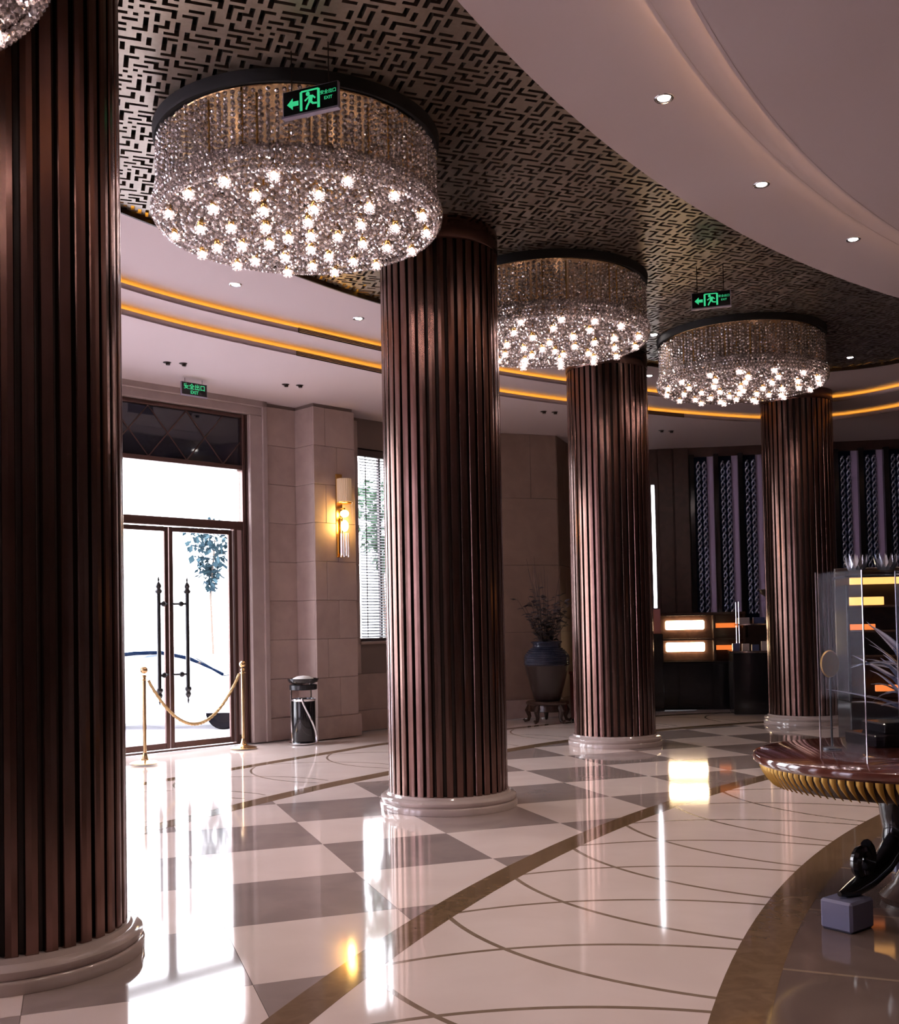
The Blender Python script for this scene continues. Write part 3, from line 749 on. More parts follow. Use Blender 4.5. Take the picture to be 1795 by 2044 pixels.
can_me.polygons.foreach_set('use_smooth', [True]*len(can_me.polygons)); can_me.set_sharp_from_angle(angle=0.6)
bulb_me = MB().lathe([(0.0, -0.040), (0.010, -0.036), (0.016, -0.025), (0.017, -0.012), (0.013, 0.0), (0.008, 0.006)], 10, cap=False).mesh('bulb'); bulb_me.materials.append(MATS['lamp_glow'])
sock_me = MB().lathe([(0.008, 0.0), (0.019, 0.002), (0.021, 0.035), (0.016, 0.055), (0.006, 0.06), (0.005, 0.20)], 10).mesh('socket'); sock_me.materials.append(MATS['gold'])
jew_me = MB()
for k in range(6):
    a = 2*PI*k/6; jew_me.ico((0.030*math.cos(a), 0.030*math.sin(a), -0.012), 0.014)
    jew_me.ico((0.026*math.cos(a + .5), 0.026*math.sin(a + .5), -0.042), 0.011)
jew_me = jew_me.mesh('bulb_crystals'); jew_me.materials.append(MATS['crystal'])
rod_me = MB().tube([(0, 0, -0.07), (0, 0, -0.42)], 0.007, 8).mesh('rod'); rod_me.materials.append(MATS['gold'])
for m_ in (bulb_me, sock_me): m_.polygons.foreach_set('use_smooth', [True]*len(m_.polygons))
b_spots = []
for rad, nb, ph in ((0.87, 15, 0.1), (0.66, 11, 0.3), (0.46, 8, 0.0), (0.26, 5, 0.5), (0.08, 2, 0.2)):
    for k in range(nb):
        a = ph + 2*PI*k/nb + cr.uniform(-.06, .06); b_spots.append((rad*math.cos(a), rad*math.sin(a), -0.585 - 0.055*(1-(rad/0.94)**2)))
r_spots = [(rr*math.cos(a), rr*math.sin(a)) for rr, a in [(cr.uniform(0.90, 0.912) if k % 3 else cr.uniform(.5, .8), 2*PI*k/44 + cr.uniform(-.05, .05)) for k in range(44)]]
CH = [((-2.25, 3.3), 0.42, 'crystal drum chandelier cut off in the upper left corner'), ((-0.975, 7.1), 0.0, 'largest crystal drum chandelier, with the exit sign before it'),
      ((1.02, 10.2), 0.0, 'crystal drum chandelier partly hidden by the middle column'), ((3.47, 12.25), 0.0, 'smallest crystal drum chandelier, farthest along the bronze ceiling')]
ch0 = None
for (x, y), drop, lab in CH:
    c = thing('chandelier', lab, 'chandelier', (x, y, Z_LAT - drop), 0.4*x, 'crystal drum chandeliers')
    link('canopy', can_me, c); link('mirror_plate', plate_me, c)
    if drop: MB().lathe([(0.12, -0.04), (0.12, drop)], 24).obj('stem', 'dark_bronze', c, True)
    stuff(link('crystal_curtain', cur_me, c)); stuff(link('crystal_fringe', fri_me, c)); stuff(link('crystal_bed', bed_me, c))
    for p in b_spots:
        b = link('bulb', bulb_me, c, p); link('socket', sock_me, b); stuff(link('bulb_crystals', jew_me, b))
    for px, py in r_spots: link('rod', rod_me, c, (px, py, -0.01*((px*37) % 1)*10))

# ------------------------------------------------------------------ downlights and ceiling fixtures
dl_ring = MB().lathe([(0.040, 0.012), (0.043, -0.002), (0.058, -0.006), (0.063, 0.0), (0.063, 0.004)], 28, cap=False).mesh('trim_ring'); dl_ring.materials.append(MATS['chrome'])
dl_lamp = MB().lathe([(0.0, 0.0), (0.036, 0.0), (0.040, 0.010)], 20, cap=False).mesh('lamp'); dl_lamp.materials.append(MATS['downlight_glow'])
dl_ring.polygons.foreach_set('use_smooth', [True]*len(dl_ring.polygons))
DL = [(1.41, 6.52, Z_STRIP, 'recessed downlight highest up in the white ring ceiling'), (2.42, 7.86, Z_STRIP, 'middle recessed downlight in the white ring ceiling'), (3.57, 9.05, Z_STRIP, 'recessed downlight at the right end of the white ring ceiling'),
      (-1.98, 9.92, Z_STRIP, 'downlight in the white strip below the largest chandelier'), (-0.91, 11.1, Z_STRIP, 'downlight in the white strip left of the middle column'), (2.72, 13.95, Z_STRIP, 'downlight in the white strip right of the third column'),
      (2.43, 12.1, Z_LAT, 'downlight in the bronze fretwork between two chandeliers'), (5.18, 13.35, Z_LAT, 'downlight in the bronze fretwork right of the smallest chandelier')]
def spot(x, y, z, w, ang=1.9, col=(1.0, 0.80, 0.66)):
    d = bpy.data.lights.new('downlight_beam', 'SPOT'); d.energy = w; d.spot_size = ang; d.spot_blend = 0.8; d.shadow_soft_size = 0.04; d.color = col
    o = bpy.data.objects.new('downlight_beam', d); COL.objects.link(o); o.location = (x, y, z - 0.03); return o
for x, y, z, lab in DL:
    o = thing('downlight', lab, 'downlight', (x, y, z), 0, 'recessed downlights')
    link('trim_ring', dl_ring, o); link('lamp', dl_lamp, o, (0, 0, -0.003)); spot(x, y, z, 60 if (x > 1 and y < 9.5) else 14, 2.0)
for x, y in ((-3.6, 6.9), (-4.6, 4.4), (0.55, 5.0), (0.0, 3.3), (5.0, 9.9), (6.6, 10.2)):   # the rows go on beyond the picture
    spot(x, y, Z_STRIP, 60 if x > -1 else 14, 2.0)
tw = MB()
for x in (-0.09, 0.09):
    tw.lathe([(0.0, -0.004), (0.045, -0.004), (0.05, 0.004)], 20, (x, 0, 0), cap=False); tw.lathe([(0.0, -0.03), (0.024, -0.03), (0.026, 0.0)], 14, (x + 0.01, 0.0, 0), cap=False)
tw_me = tw.mesh('twin_spotlight')
tw_me.materials.append(MATS['dark_bronze'])
for x, y, lab in ((-3.1, 12.0, 'unlit twin spotlight on white ceiling left of the doorway sign'), (-1.93, 13.2, 'unlit twin spotlight on white ceiling before the limestone pier'), (1.50, 15.2, 'unlit twin spotlight on white ceiling above the vase'), (3.55, 16.9, 'unlit twin spotlight on white ceiling of the shop')):
    tag(link('twin_spotlight', tw_me, None, (x, y, Z_OUT), 0.35), lab, 'spotlight', 'twin ceiling spotlights')
# linear air grilles in the coves
def grille(curve, i0, i1, z, lab):
    pl = curve[i0:i1]; t = thing('air_grille', lab, 'air vent', (0, 0, 0), 0, 'linear air grilles')
    MB().strip(offset(pl, -0.012), offset(pl, -0.004), z - 0.004, z + 0.052).obj('frame', 'dark_bronze', t)
    for k in range(3): MB().strip(offset(pl, -0.020), offset(pl, -0.010), z + 0.006 + k*0.016, z + 0.011 + k*0.016).obj('slat', 'brass', t)
def near(curve, p): return min(range(len(curve)), key=lambda i: math.dist(curve[i], p))
grille(G1s, near(G1s, (-1.5, 11.3)), near(G1s, (-0.4, 12.4)), Z_T2, 'upper linear air grille left of the middle column')
grille(G2s, near(G2s, (-1.9, 11.8)), near(G2s, (-0.4, 13.1)), Z_OUT, 'lower linear air grille left of the middle column')
grille(G2s, near(G2s, (2.8, 15.4)), near(G2s, (3.9, 15.95)), Z_OUT, 'linear air grille right of the third column')

# ------------------------------------------------------------------ exit signs
def text_mesh(s, size, m, parent, x, z, y=-0.0135, name='lettering', bold=0.0):
    cu = bpy.data.curves.new('lettering', 'FONT'); cu.body = s; cu.size = size; cu.align_x = 'CENTER'; cu.extrude = 0.0004; cu.offset = bold
    t = bpy.data.objects.new('lettering_src', cu); COL.objects.link(t)
    bpy.context.view_layer.update()
    me = bpy.data.meshes.new_from_object(t.evaluated_get(bpy.context.evaluated_depsgraph_get()))
    bpy.data.objects.remove(t); me.materials.clear(); me.materials.append(MATS[m])
    for v in me.vertices: v.co = Vector((v.co.x, -v.co.z, v.co.y))
    me.name = name
    return link(name, me, parent, (x, y, z))
def flat_shape(mb, poly, y=-0.0128, th=0.0012):
    n = len(poly); mb.add([(x, y, z) for x, z in poly] + [(x, y + th, z) for x, z in poly], [tuple(range(n)), tuple(range(n, 2*n))[::-1]] + [(i, n+i, n+(i+1) % n, (i+1) % n) for i in range(n)])
def bar(mb, p, q, w):
    a, b = Vector(p), Vector(q); t = (b-a).normalized(); n_ = Vector((-t.y, t.x))*w/2; flat_shape(mb, [tuple(a-n_), tuple(b-n_), tuple(b+n_), tuple(a+n_)])
def exit_sign(loc, rz, lab, ztop, full=True, W=0.36, H=0.155):
    t = thing('exit_sign', lab, 'sign', loc, rz, 'green exit signs')
    cs = MB(); cs.bbox(-W/2, -0.010, -H/2, W/2, 0.014, H/2, 0.003); cs.obj('case', 'sign_case', t)
    MB().bbox(-W/2 + 0.007, -0.0125, -H/2 + 0.012, W/2 - 0.007, -0.009, H/2 - 0.005, 0.001).obj('face', 'sign_black', t)
    MB().bbox(-W/2 - 0.003, -0.02, -H/2 - 0.004, W/2 + 0.003, 0.018, -H/2 + 0.009, 0.002).obj('bottom_rail', 'sign_case', t)
    for x in (-0.125, 0.115): MB().tube([(x, 0, H/2 - 0.002), (x, 0, ztop - loc[2])], 0.0035, 6).obj('hanger', 'dark_bronze', t)
    if full:
        p = MB()
        flat_shape(p, [(-0.150, -0.004), (-0.112, 0.030), (-0.112, 0.010), (-0.075, 0.010), (-0.075, -0.018), (-0.112, -0.018), (-0.112, -0.038)])
        p.obj('arrow', 'sign_green', t)
        p = MB(); bar(p, (-0.058, -0.055), (-0.058, 0.055), 0.017); bar(p, (0.055, -0.055), (0.055, 0.055), 0.017); bar(p, (-0.058, 0.055), (0.055, 0.055), 0.010)
        flat_shape(p, [(-0.014 + 0.013*math.cos(a*PI/5), 0.036 + 0.013*math.sin(a*PI/5)) for a in range(10)])
        bar(p, (0.008, 0.026), (0.0, -0.012), 0.026); bar(p, (-0.004, 0.020), (-0.034, -0.002), 0.010); bar(p, (0.012, 0.024), (0.034, 0.004), 0.010)
        bar(p, (-0.002, -0.008), (-0.018, -0.032), 0.013); bar(p, (-0.018, -0.030), (-0.026, -0.052), 0.012); bar(p, (0.004, -0.010), (0.022, -0.026), 0.013); bar(p, (0.022, -0.024), (0.044, -0.026), 0.011)
        p.obj('running_figure', 'sign_green', t)
        text_mesh('安全出口', 0.026, 'sign_green', t, 0.117, 0.016); text_mesh('EXIT', 0.026, 'sign_green', t, 0.117, -0.018)
    else:
        text_mesh('安全出口', 0.075, 'sign_green', t, 0.0, 0.002, bold=0.001); text_mesh('EXIT', 0.055, 'sign_green', t, 0.0, -0.056, bold=0.001)
    return t
exit_sign((-0.735, 5.92, 4.515), -math.atan2(0.138, 0.35), 'hanging green exit sign with arrow before the largest chandelier', Z_LAT)
exit_sign((2.50, 9.75, 4.50), -math.atan2(0.10, 0.35), 'hanging green exit sign with arrow before the smallest chandelier', Z_LAT)
exit_sign((-3.08, 12.80, 4.455), W_ANG, 'small green exit sign above the glass entrance doors', Z_OUT, full=False, W=0.36, H=0.165)

# ------------------------------------------------------------------ gold wall lamp
sx, sy = (Vector((wl(1.92, 0.442)[0], wl(1.92, 0.442)[1])) + WD*0.42)
lamp = thing('wall_lamp', 'gold wall lamp glowing on the limestone pier', 'wall lamp', (sx, sy, 2.48), W_ANG)
MB().bbox(-0.055, -0.015, 0.0, 0.055, 0.0, 1.16, 0.004).obj('backplate', 'gold', lamp)
MB().lathe([(0.0, 0.0), (0.03, 0.0), (0.035, 0.02), (0.02, 0.05), (0.012, 0.06)], 16, (0, -0.045, 0.0)).obj('foot', 'gold', lamp, True)
MB().tube([(0, -0.045, 0.04), (0, -0.045, 0.55)], 0.014, 8).obj('stem', 'gold', lamp, True)
sh = MB()
for k in range(24):
    a = 2*PI*k/24; sh.tube([(0.092*math.cos(a), -0.125 + 0.092*math.sin(a), 0.76), (0.092*math.cos(a), -0.125 + 0.092*math.sin(a), 1.08)], 0.0125, 6)
sh.obj('fluted_shade', 'shade_cream', lamp, True)
MB().lathe([(0.10, 0.0), (0.108, 0.004), (0.108, 0.014), (0.10, 0.018)], 28, (0, -0.125, 0.74), cap=False).obj('collar', 'gold', lamp, True)
MB().lathe([(0.106, 0.0), (0.106, 0.20)], 28, (0, -0.125, 0.535), cap=False).obj('glass_cylinder', 'case_glass', lamp, True)
MB().ball((0, -0.125, 0.60), 0.060, 14, 8, 0.8).obj('bulb', 'sconce_glow', lamp, True)
MB().ball((0.0, -0.125, 0.43), 0.052, 14, 8, 1.5).obj('lower_bulb', 'sconce_glow', lamp, True)
cr_ = MB()
for k in range(10):
    a = 2*PI*k/10; q = (0.055*math.cos(a), -0.125 + 0.055*math.sin(a)); cr_.tube([(q[0], q[1], 0.0 + 0.02*(k % 2)), (q[0], q[1], 0.33)], 0.010, 6)
cr_.obj('crystal_rods', 'crystal_rod', lamp)
MB().box(-0.012, -0.125, 0.66, 0.012, -0.01, 0.68).obj('arm', 'gold', lamp)

# ------------------------------------------------------------------ rope barrier
PA, PB = Vector((-3.52, 12.08, 0)), Vector((-2.66, 13.45, 0))
def stanchion(p, lab):
    t = thing('stanchion', lab, 'barrier post', (p.x, p.y, 0.0015), 0, 'rope barrier posts')
    MB().lathe([(0.0, 0.0), (0.165, 0.0), (0.168, 0.008), (0.15, 0.018), (0.06, 0.034), (0.035, 0.06), (0.026, 0.10), (0.021, 0.12)], 36, cap=False).obj('base', 'brass', t, True)
    MB().lathe([(0.021, 0.10), (0.021, 0.985), (0.028, 0.99), (0.028, 1.0), (0.019, 1.01)], 20).obj('pole', 'brass', t, True)
    MB().ball((0, 0, 1.065), 0.043, 18, 10).obj('finial', 'brass', t, True)
    r_ = MB(); r_.tube([(0.036*math.cos(2*PI*k/14), 0.036*math.sin(2*PI*k/14), 0.955) for k in range(14)], 0.006, 6, True); r_.obj('hook_ring', 'brass', t, True)
stanchion(PA, 'brass barrier post in front of the left door leaf'); stanchion(PB, 'brass barrier post at the right edge of the doorway')
rope = MB(); NR = 90; d_ = (PB-PA)
def rp(u, ph):
    u_ = 0.04 + 0.92*u; base = PA + d_*u_; z = 0.94 - 0.56*(1 - (2*u-1)**2)
    a = u*62 + ph; side = Vector((-d_.y, d_.x, 0)).normalized()
    return (base.x + side.x*0.009*math.cos(a), base.y + side.y*0.009*math.cos(a), z + 0.009*math.sin(a))
for ph in (0, 2*PI/3, 4*PI/3): rope.tube([rp(k/(NR*2), ph) for k in range(NR*2+1)], 0.0125, 6)
tag(rope.obj('barrier_rope', 'rope_gold', None, True), 'gold twisted rope sagging between the two brass posts', 'rope')

# ------------------------------------------------------------------ ash bin
bin_ = thing('ash_bin', 'black ash bin with chrome band beside the limestone pier', 'bin', (-1.95, 13.88, 0.0015), W_ANG)
MB().lathe([(0.0, 0), (0.19, 0.0), (0.195, 0.012), (0.18, 0.022), (0.0, 0.026)], 36, cap=False).obj('base', 'chrome', bin_, True)
MB().lathe([(0.15, 0.02), (0.155, 0.03), (0.155, 0.565), (0.148, 0.58), (0.135, 0.58), (0.13, 0.40), (0.0, 0.40)], 36, cap=False).obj('body', 'black_lacquer', bin_, True)
MB().lathe([(0.157, 0.555), (0.160, 0.56), (0.160, 0.585), (0.150, 0.588)], 36, cap=False).obj('rim', 'chrome', bin_, True)
tr = MB().lathe([(0.03, 0.76), (0.10, 0.77), (0.185, 0.80), (0.205, 0.835), (0.205, 0.85), (0.185, 0.85), (0.16, 0.825), (0.0, 0.815)], 36, cap=False)
tr.obj('tray', 'black_lacquer', bin_, True)
MB().lathe([(0.155, 0.828), (0.13, 0.855), (0.08, 0.878), (0.0, 0.888)], 28, cap=False).obj('sand', 'sand', bin_, True)
MB().lathe([(0.165, 0.70), (0.18, 0.705), (0.182, 0.765), (0.165, 0.772)], 36, cap=False).obj('collar', 'black_metal', bin_, True)
MB().tube([(-0.15 + 0.21*math.sin(PI/2*k/14)**1.5 + 0.02*k/14, -0.168 - 0.02*math.sin(PI*k/14), 0.60 - 0.58*(k/14)) for k in range(15)], 0.014, 8).obj('curved_support', 'chrome', bin_, True)
MB().tube([(0.15, 0.05, 0.02), (0.165, 0.05, 0.4), (0.16, 0.05, 0.72)], 0.012, 8).obj('rear_support', 'chrome', bin_, True)
MB().tube([(-0.15, 0.05, 0.02), (-0.165, 0.05, 0.4), (-0.16, 0.05, 0.72)], 0.012, 8).obj('rear_support', 'chrome', bin_, True)

# ------------------------------------------------------------------ vase with dried branches
VX, VY = 1.47, 16.15
std = thing('vase_stand', 'low dark carved wooden stand under the big vase', 'stand', (VX, VY, 0.0015), 0.3)
MB().lathe([(0.0, 0.27), (0.30, 0.27), (0.33, 0.285), (0.335, 0.31), (0.31, 0.33), (0.0, 0.33)], 32, cap=False).obj('top', 'dark_wood', std, True)
MB().lathe([(0.27, 0.17), (0.30, 0.18), (0.29, 0.27), (0.26, 0.27)], 32, cap=False).obj('apron', 'dark_wood', std, True)
for k in range(5):
    a = 2*PI*k/5; ca, sa = math.cos(a), math.sin(a)
    MB().tube([(r*ca, r*sa, z) for r, z in ((0.27, 0.26), (0.32, 0.18), (0.29, 0.09), (0.31, 0.035), (0.36, 0.02), (0.385, 0.05))], [0.045, 0.045, 0.03, 0.026, 0.022, 0.016], 8).obj('leg', 'dark_wood', std, True)
vase = thing('vase', 'big ribbed blue-grey vase with dried branches on a dark stand', 'vase', (VX, VY, 0.333))
prof = []
body = [(0.175, 0.0), (0.20, 0.02), (0.245, 0.18), (0.30, 0.38), (0.335, 0.54)]
MB().lathe([(0.0, 0.0)] + body, 40, cap=False).obj('lower_body', 'vase_lower', vase, True)
up = [(0.335, 0.54)]
for k in range(11):
    z = 0.55 + k*0.026; r = 0.345 - 0.13*max(0, (k-4)/6.0)**1.6; up += [(r, z), (r + 0.008, z + 0.010), (r - 0.004, z + 0.021)]
up += [(0.205, 0.845), (0.215, 0.87), (0.245, 0.895), (0.235, 0.905), (0.195, 0.87), (0.19, 0.70), (0.0, 0.68)]
MB().lathe(up, 44, cap=False).obj('upper_body', 'vase_glaze', vase, True)
vr = random.Random(3); stems = MB(); lv = MB()
for k in range(38):
    a = vr.uniform(0, 2*PI); h = vr.uniform(0.35, 0.75) if k % 3 else vr.uniform(0.9, 1.45); sp = vr.uniform(0.08, 0.45)*(0.6 if h > 0.8 else 1.0)
    pts = []
    for q in range(7):
        u = q/6; pts.append((math.cos(a)*(0.06 + sp*u**1.5) + vr.uniform(-.012, .012), math.sin(a)*(0.06 + sp*u**1.5) + vr.uniform(-.012, .012), 0.72 + (h + 0.15)*u))
    stems.tube(pts, [0.006*(1 - 0.7*q/6) for q in range(7)], 5)
    for q in range(2, 7):
        for s_ in range(2 if h < 0.8 else 1):
            if h > 0.8 and q > 4: continue
            p = Vector(pts[q]); b_ = vr.uniform(0, 2*PI); l = vr.uniform(0.08, 0.15); w = l*0.36
            d1 = Vector((math.cos(b_), math.sin(b_), vr.uniform(-.2, .7))).normalized(); d2 = d1.cross(Vector((0, 0, 1))).normalized()
            lv.add([p, p + d1*l*.5 + d2*w, p + d1*l + Vector((0, 0, -.01)), p + d1*l*.5 - d2*w, p + d1*l*.5 + Vector((0, 0, .012))], [(0, 1, 4), (1, 2, 4), (2, 3, 4), (3, 0, 4)])
stems.obj('dried_stems', 'dry_stem', vase, True); stuff(lv.obj('dried_leaves', 'dry_leaf', vase))
rb = thing('red_box', 'dark red box on the floor between the vase and the third column', 'box', (2.05, 16.25, 0.0015), 0.33)
MB().bbox(-0.18, -0.14, 0.03, 0.18, 0.14, 0.72, 0.012).obj('body', 'red_lacquer', rb); MB().bbox(-0.19, -0.15, 0.72, 0.19, 0.15, 0.76, 0.008).obj('lid', 'red_lacquer', rb)
for x in (-0.15, 0.15):
    for y in (-0.11, 0.11): MB().lathe([(0.02, 0.0), (0.025, 0.03)], 10, (x, y, 0)).obj('foot', 'black_metal', rb)
MB().bbox(-0.10, -0.146, 0.40, 0.10, -0.139, 0.58, 0.002).obj('label_plate', 'pink_box', rb)

# ------------------------------------------------------------------ shop at the back
cab = thing('display_cabinet', 'low dark cabinet with two bright shelf lights at the back', 'cabinet', (4.05, 17.9, 0.0015), B_ANG)
MB().bbox(-0.75, 0.0, 0.0, 0.95, 0.45, 0.82, 0.01).obj('base_unit', 'black_lacquer', cab)
MB().bbox(-0.75, 0.40, 0.82, 0.95, 0.45, 1.60, 0.006).obj('back_panel', 'dark_wood', cab)
for x in (-0.75, 0.42, 0.91): MB().bbox(x, 0.05, 0.82, x + 0.04, 0.40, 1.60, 0.005).obj('side_panel', 'dark_wood', cab)
MB().bbox(-0.75, 0.0, 1.60, 0.95, 0.45, 1.65, 0.006).obj('top', 'dark_wood', cab)
MB().bbox(-0.71, 0.05, 1.18, 0.91, 0.40, 1.205, 0.004).obj('shelf', 'dark_wood', cab)
for z, n_ in ((0.98, 'lower'), (1.36, 'upper')):
    MB().bbox(-0.36, 0.33, z, 0.30, 0.38, z + 0.155, 0.02).obj('shelf_light', 'shelf_glow', cab)
    MB().bbox(0.48, 0.33, z + 0.02, 0.86, 0.38, z + 0.10, 0.01).obj('shelf_light', 'orange_glow', cab)
for i in range(3):
    for x0, w_ in ((-0.74, 0.55), (-0.18, 0.55), (0.38, 0.56)):
        if i == 0: MB().bbox(x0 + 0.005, -0.018, 0.04, x0 + w_ - 0.005, 0.0, 0.78, 0.006).obj('door', 'black_lacquer', cab)
ys = thing('gift_box', 'tall glowing yellow gift box next to the third column', 'box', (3.22, 17.62, 0.0015), B_ANG)
MB().bbox(-0.11, -0.08, 0.0, 0.11, 0.08, 0.92, 0.01).obj('stand', 'black_lacquer', ys); MB().bbox(-0.075, -0.05, 0.92, 0.075, 0.05, 1.62, 0.008).obj('box_body', 'yellow_box_glow', ys); MB().bbox(-0.03, -0.055, 0.95, 0.03, -0.048, 1.60, 0.001).obj('label_band', 'dark_wood', ys)
pk = thing('gift_box', 'small pink box behind the tall yellow box', 'box', (3.50, 17.80, 0.0015), B_ANG)
MB().bbox(-0.09, -0.06, 0.0, 0.09, 0.06, 1.30, 0.01).obj('stand', 'black_lacquer', pk); MB().bbox(-0.06, -0.04, 1.30, 0.06, 0.04, 1.72, 0.006).obj('box_body', 'pink_box', pk)
tab = thing('tiered_display', 'black tiered display stand with glass shelves at the back', 'display stand', (4.98, 17.05, 0.0015), B_ANG)
MB().bbox(-0.44, -0.3, 0.0, 0.44, 0.3, 0.98, 0.012).obj('plinth', 'black_lacquer', tab)
MB().bbox(-0.46, -0.32, 0.98, 0.46, 0.32, 1.01, 0.006).obj('shelf', 'chrome', tab)
MB().bbox(-0.34, -0.2, 1.42, 0.40, 0.25, 1.445, 0.005).obj('shelf', 'chrome', tab)
MB().bbox(-0.32, -0.16, 1.80, 0.40, 0.22, 1.82, 0.004).obj('shelf', 'case_glass', tab)
for x in (-0.31, 0.37):
    for y in (-0.14, 0.2): MB().tube([(x, y, 1.01), (x, y, 1.80)], 0.010, 8).obj('post', 'chrome', tab, True)
dr = random.Random(9)
for k, x in enumerate((-0.38, -0.23, -0.08, 0.07, 0.22, 0.37)):
    w_ = 0.055; h = dr.uniform(0.09, 0.16); X = Matrix.Rotation(B_ANG, 2) @ Vector((x, -0.24))
    o = MB().bbox(-w_, -0.05, 0, w_, 0.05, h, 0.004).obj('gift_box', ('navy_box', 'paper_box', 'navy_box', 'paper_box', 'pink_box', 'paper_box')[k], None, False, (4.98 + X.x, 17.05 + X.y, 1.0125), B_ANG)
    tag(o, ('navy box at the left end of the lower display shelf', 'second box on the lower display shelf, tan', 'navy box in the middle of the lower display shelf', 'tan box right of the middle navy box on display', 'pinkish box on the lower display shelf', 'tan box at the right end of the lower display shelf')[k], 'box', 'boxes on the tiered display')
for k, x in enumerate((-0.22, 0.02, 0.26)):
    X = Matrix.Rotation(B_ANG, 2) @ Vector((x, 0.0)); o = MB().bbox(-0.09, -0.06, 0, 0.09, 0.06, 0.10, 0.004).obj('gift_box', ('paper_box', 'navy_box', 'paper_box')[k], None, False, (4.98 + X.x, 17.05 + X.y, 1.447), B_ANG)
    tag(o, ('tan box at the left of the middle display shelf', 'navy box at the centre of the middle display shelf', 'tan box at the right of the middle display shelf')[k], 'box', 'boxes on the tiered display')
X = Matrix.Rotation(B_ANG, 2) @ Vector((0.20, 0.03))
bw = MB().lathe([(0.05, 0.0), (0.06, 0.008), (0.035, 0.03), (0.07, 0.06), (0.14, 0.11), (0.165, 0.17), (0.15, 0.175), (0.12, 0.12), (0.0, 0.07)], 28, cap=False).obj('bowl', 'vase_lower', None, True, (4.98 + X.x, 17.05 + X.y, 1.8225))
tag(bw, 'footed brown bowl on the top glass display shelf', 'bowl')

# amber-lit cabinet behind the round table
ac = thing('lit_cabinet', 'dark glass cabinet with amber lit shelves at right edge', 'cabinet', (4.35, 10.0, 0.0015), -0.12)
MB().bbox(-0.55, 0.0, 0.0, 1.3, 0.5, 0.70, 0.01).obj('base_unit', 'black_lacquer', ac)
MB().bbox(-0.55, 0.46, 0.70, 1.3, 0.5, 2.0, 0.006).obj('back_panel', 'dark_wood', ac)
for x in (-0.55, 0.36, 1.26): MB().bbox(x, 0.04, 0.70, x + 0.03, 0.46, 1.82, 0.005).obj('side_panel', 'black_lacquer', ac)
for z in (1.12, 1.36, 1.60): MB().bbox(-0.52, 0.05, z, 1.26, 0.46, z + 0.02, 0.003).obj('shelf', 'dark_wood', ac)
MB().bbox(-0.57, -0.01, 1.885, 1.32, 0.5, 1.91, 0.004).obj('top', 'black_lacquer', ac)
MB().bbox(-0.52, -0.005, 1.82, 0.33, 0.02, 1.885, 0.004).obj('shelf_light', 'amber_glow', ac)
MB().bbox(0.36, -0.005, 1.82, 1.26, 0.02, 1.885, 0.004).obj('shelf_light', 'amber_glow', ac)
MB().bbox(-0.52, 0.04, 1.622, -0.20, 0.06, 1.70, 0.004).obj('shelf_light', 'amber_glow', ac)
MB().bbox(-0.52, 0.06, 1.385, -0.28, 0.08, 1.44, 0.004).obj('shelf_light', 'orange_glow', ac)
MB().bbox(-0.32, -0.03, 0.80, 0.2, 0.0, 0.86, 0.004).obj('ledge_light', 'orange_glow', ac)
def crystal_bowl(x, i, lab):
    R_ = Matrix.Rotation(-0.12, 2) @ Vector((x, 0.22)); m_ = MB()
    n = 14
    for k in range(n):   # faceted glass bowl with pointed rim
        a0, a1 = 2*PI*k/n, 2*PI*(k+1)/n; am = (a0+a1)/2
        P6 = [(0.04*math.cos(a0), 0.04*math.sin(a0), 0), (0.04*math.cos(a1), 0.04*math.sin(a1), 0), (0.10*math.cos(a0), 0.10*math.sin(a0), 0.11), (0.10*math.cos(a1), 0.10*math.sin(a1), 0.11), (0.125*math.cos(am), 0.125*math.sin(am), 0.215), (0.085*math.cos(am), 0.085*math.sin(am), 0.07)]
        m_.add(P6, [(0, 1, 5), (0, 5, 2), (1, 3, 5), (2, 5, 4), (5, 3, 4)])
    o = m_.obj('glass_bowl', 'blue_crystal', None, False, (4.35 + R_.x, 10.0 + R_.y, 1.9125))
    tag(o, lab, 'bowl', 'glass bowls on the lit cabinet')
for i, (x, lab) in enumerate(((-0.40, 'leftmost pale blue cut-glass bowl on the lit cabinet'), (-0.12, 'second pale blue cut-glass bowl on the lit cabinet'), (0.16, 'third pale blue cut-glass bowl on the lit cabinet'), (0.44, 'pale blue cut-glass bowl nearest the right edge of the lit cabinet'))):
    crystal_bowl(x, i, lab)

# ------------------------------------------------------------------ round table with carved gold edge
TX, TY, TZ, TR = 2.46, 5.59, 0.78, 0.84
tbl = thing('round_table', 'round dark polished table with gold carved edge', 'table', (TX, TY, 0.0015), 0.2)
MB().lathe([(0.0, TZ - 0.035), (0.78, TZ - 0.035), (0.80, TZ - 0.05), (TR - 0.02, TZ - 0.052), (TR - 0.004, TZ - 0.040), (TR, TZ - 0.022), (TR - 0.006, TZ - 0.006), (TR - 0.022, TZ), (0.0, TZ)], 96, cap=False).obj('top', 'mahogany', tbl, True)
MB().lathe([(0.68, TZ - 0.165), (0.72, TZ - 0.16), (0.755, TZ - 0.11), (0.775, TZ - 0.05), (0.60, TZ - 0.05)], 96, cap=False).obj('apron', 'dark_wood', tbl, True)
pet = MB(); w_ = 0.0195
rows = [(0.0, 0.806, TZ - 0.053, 1.0), (0.2, 0.808, TZ - 0.075, 0.92), (0.45, 0.796, TZ - 0.104, 0.72), (0.75, 0.772, TZ - 0.138, 0.38), (1.0, 0.748, TZ - 0.165, 0.04)]
vv = []; ff = []
for i, (u, r, z, w) in enumerate(rows):
    for q, s_ in enumerate((-1, -0.5, 0.2, 1)):
        a = s_*w*w_/0.8 + 0.030*u*u; rr = r - 0.012*abs(s_); vv.append((rr*math.cos(a), rr*math.sin(a), z))
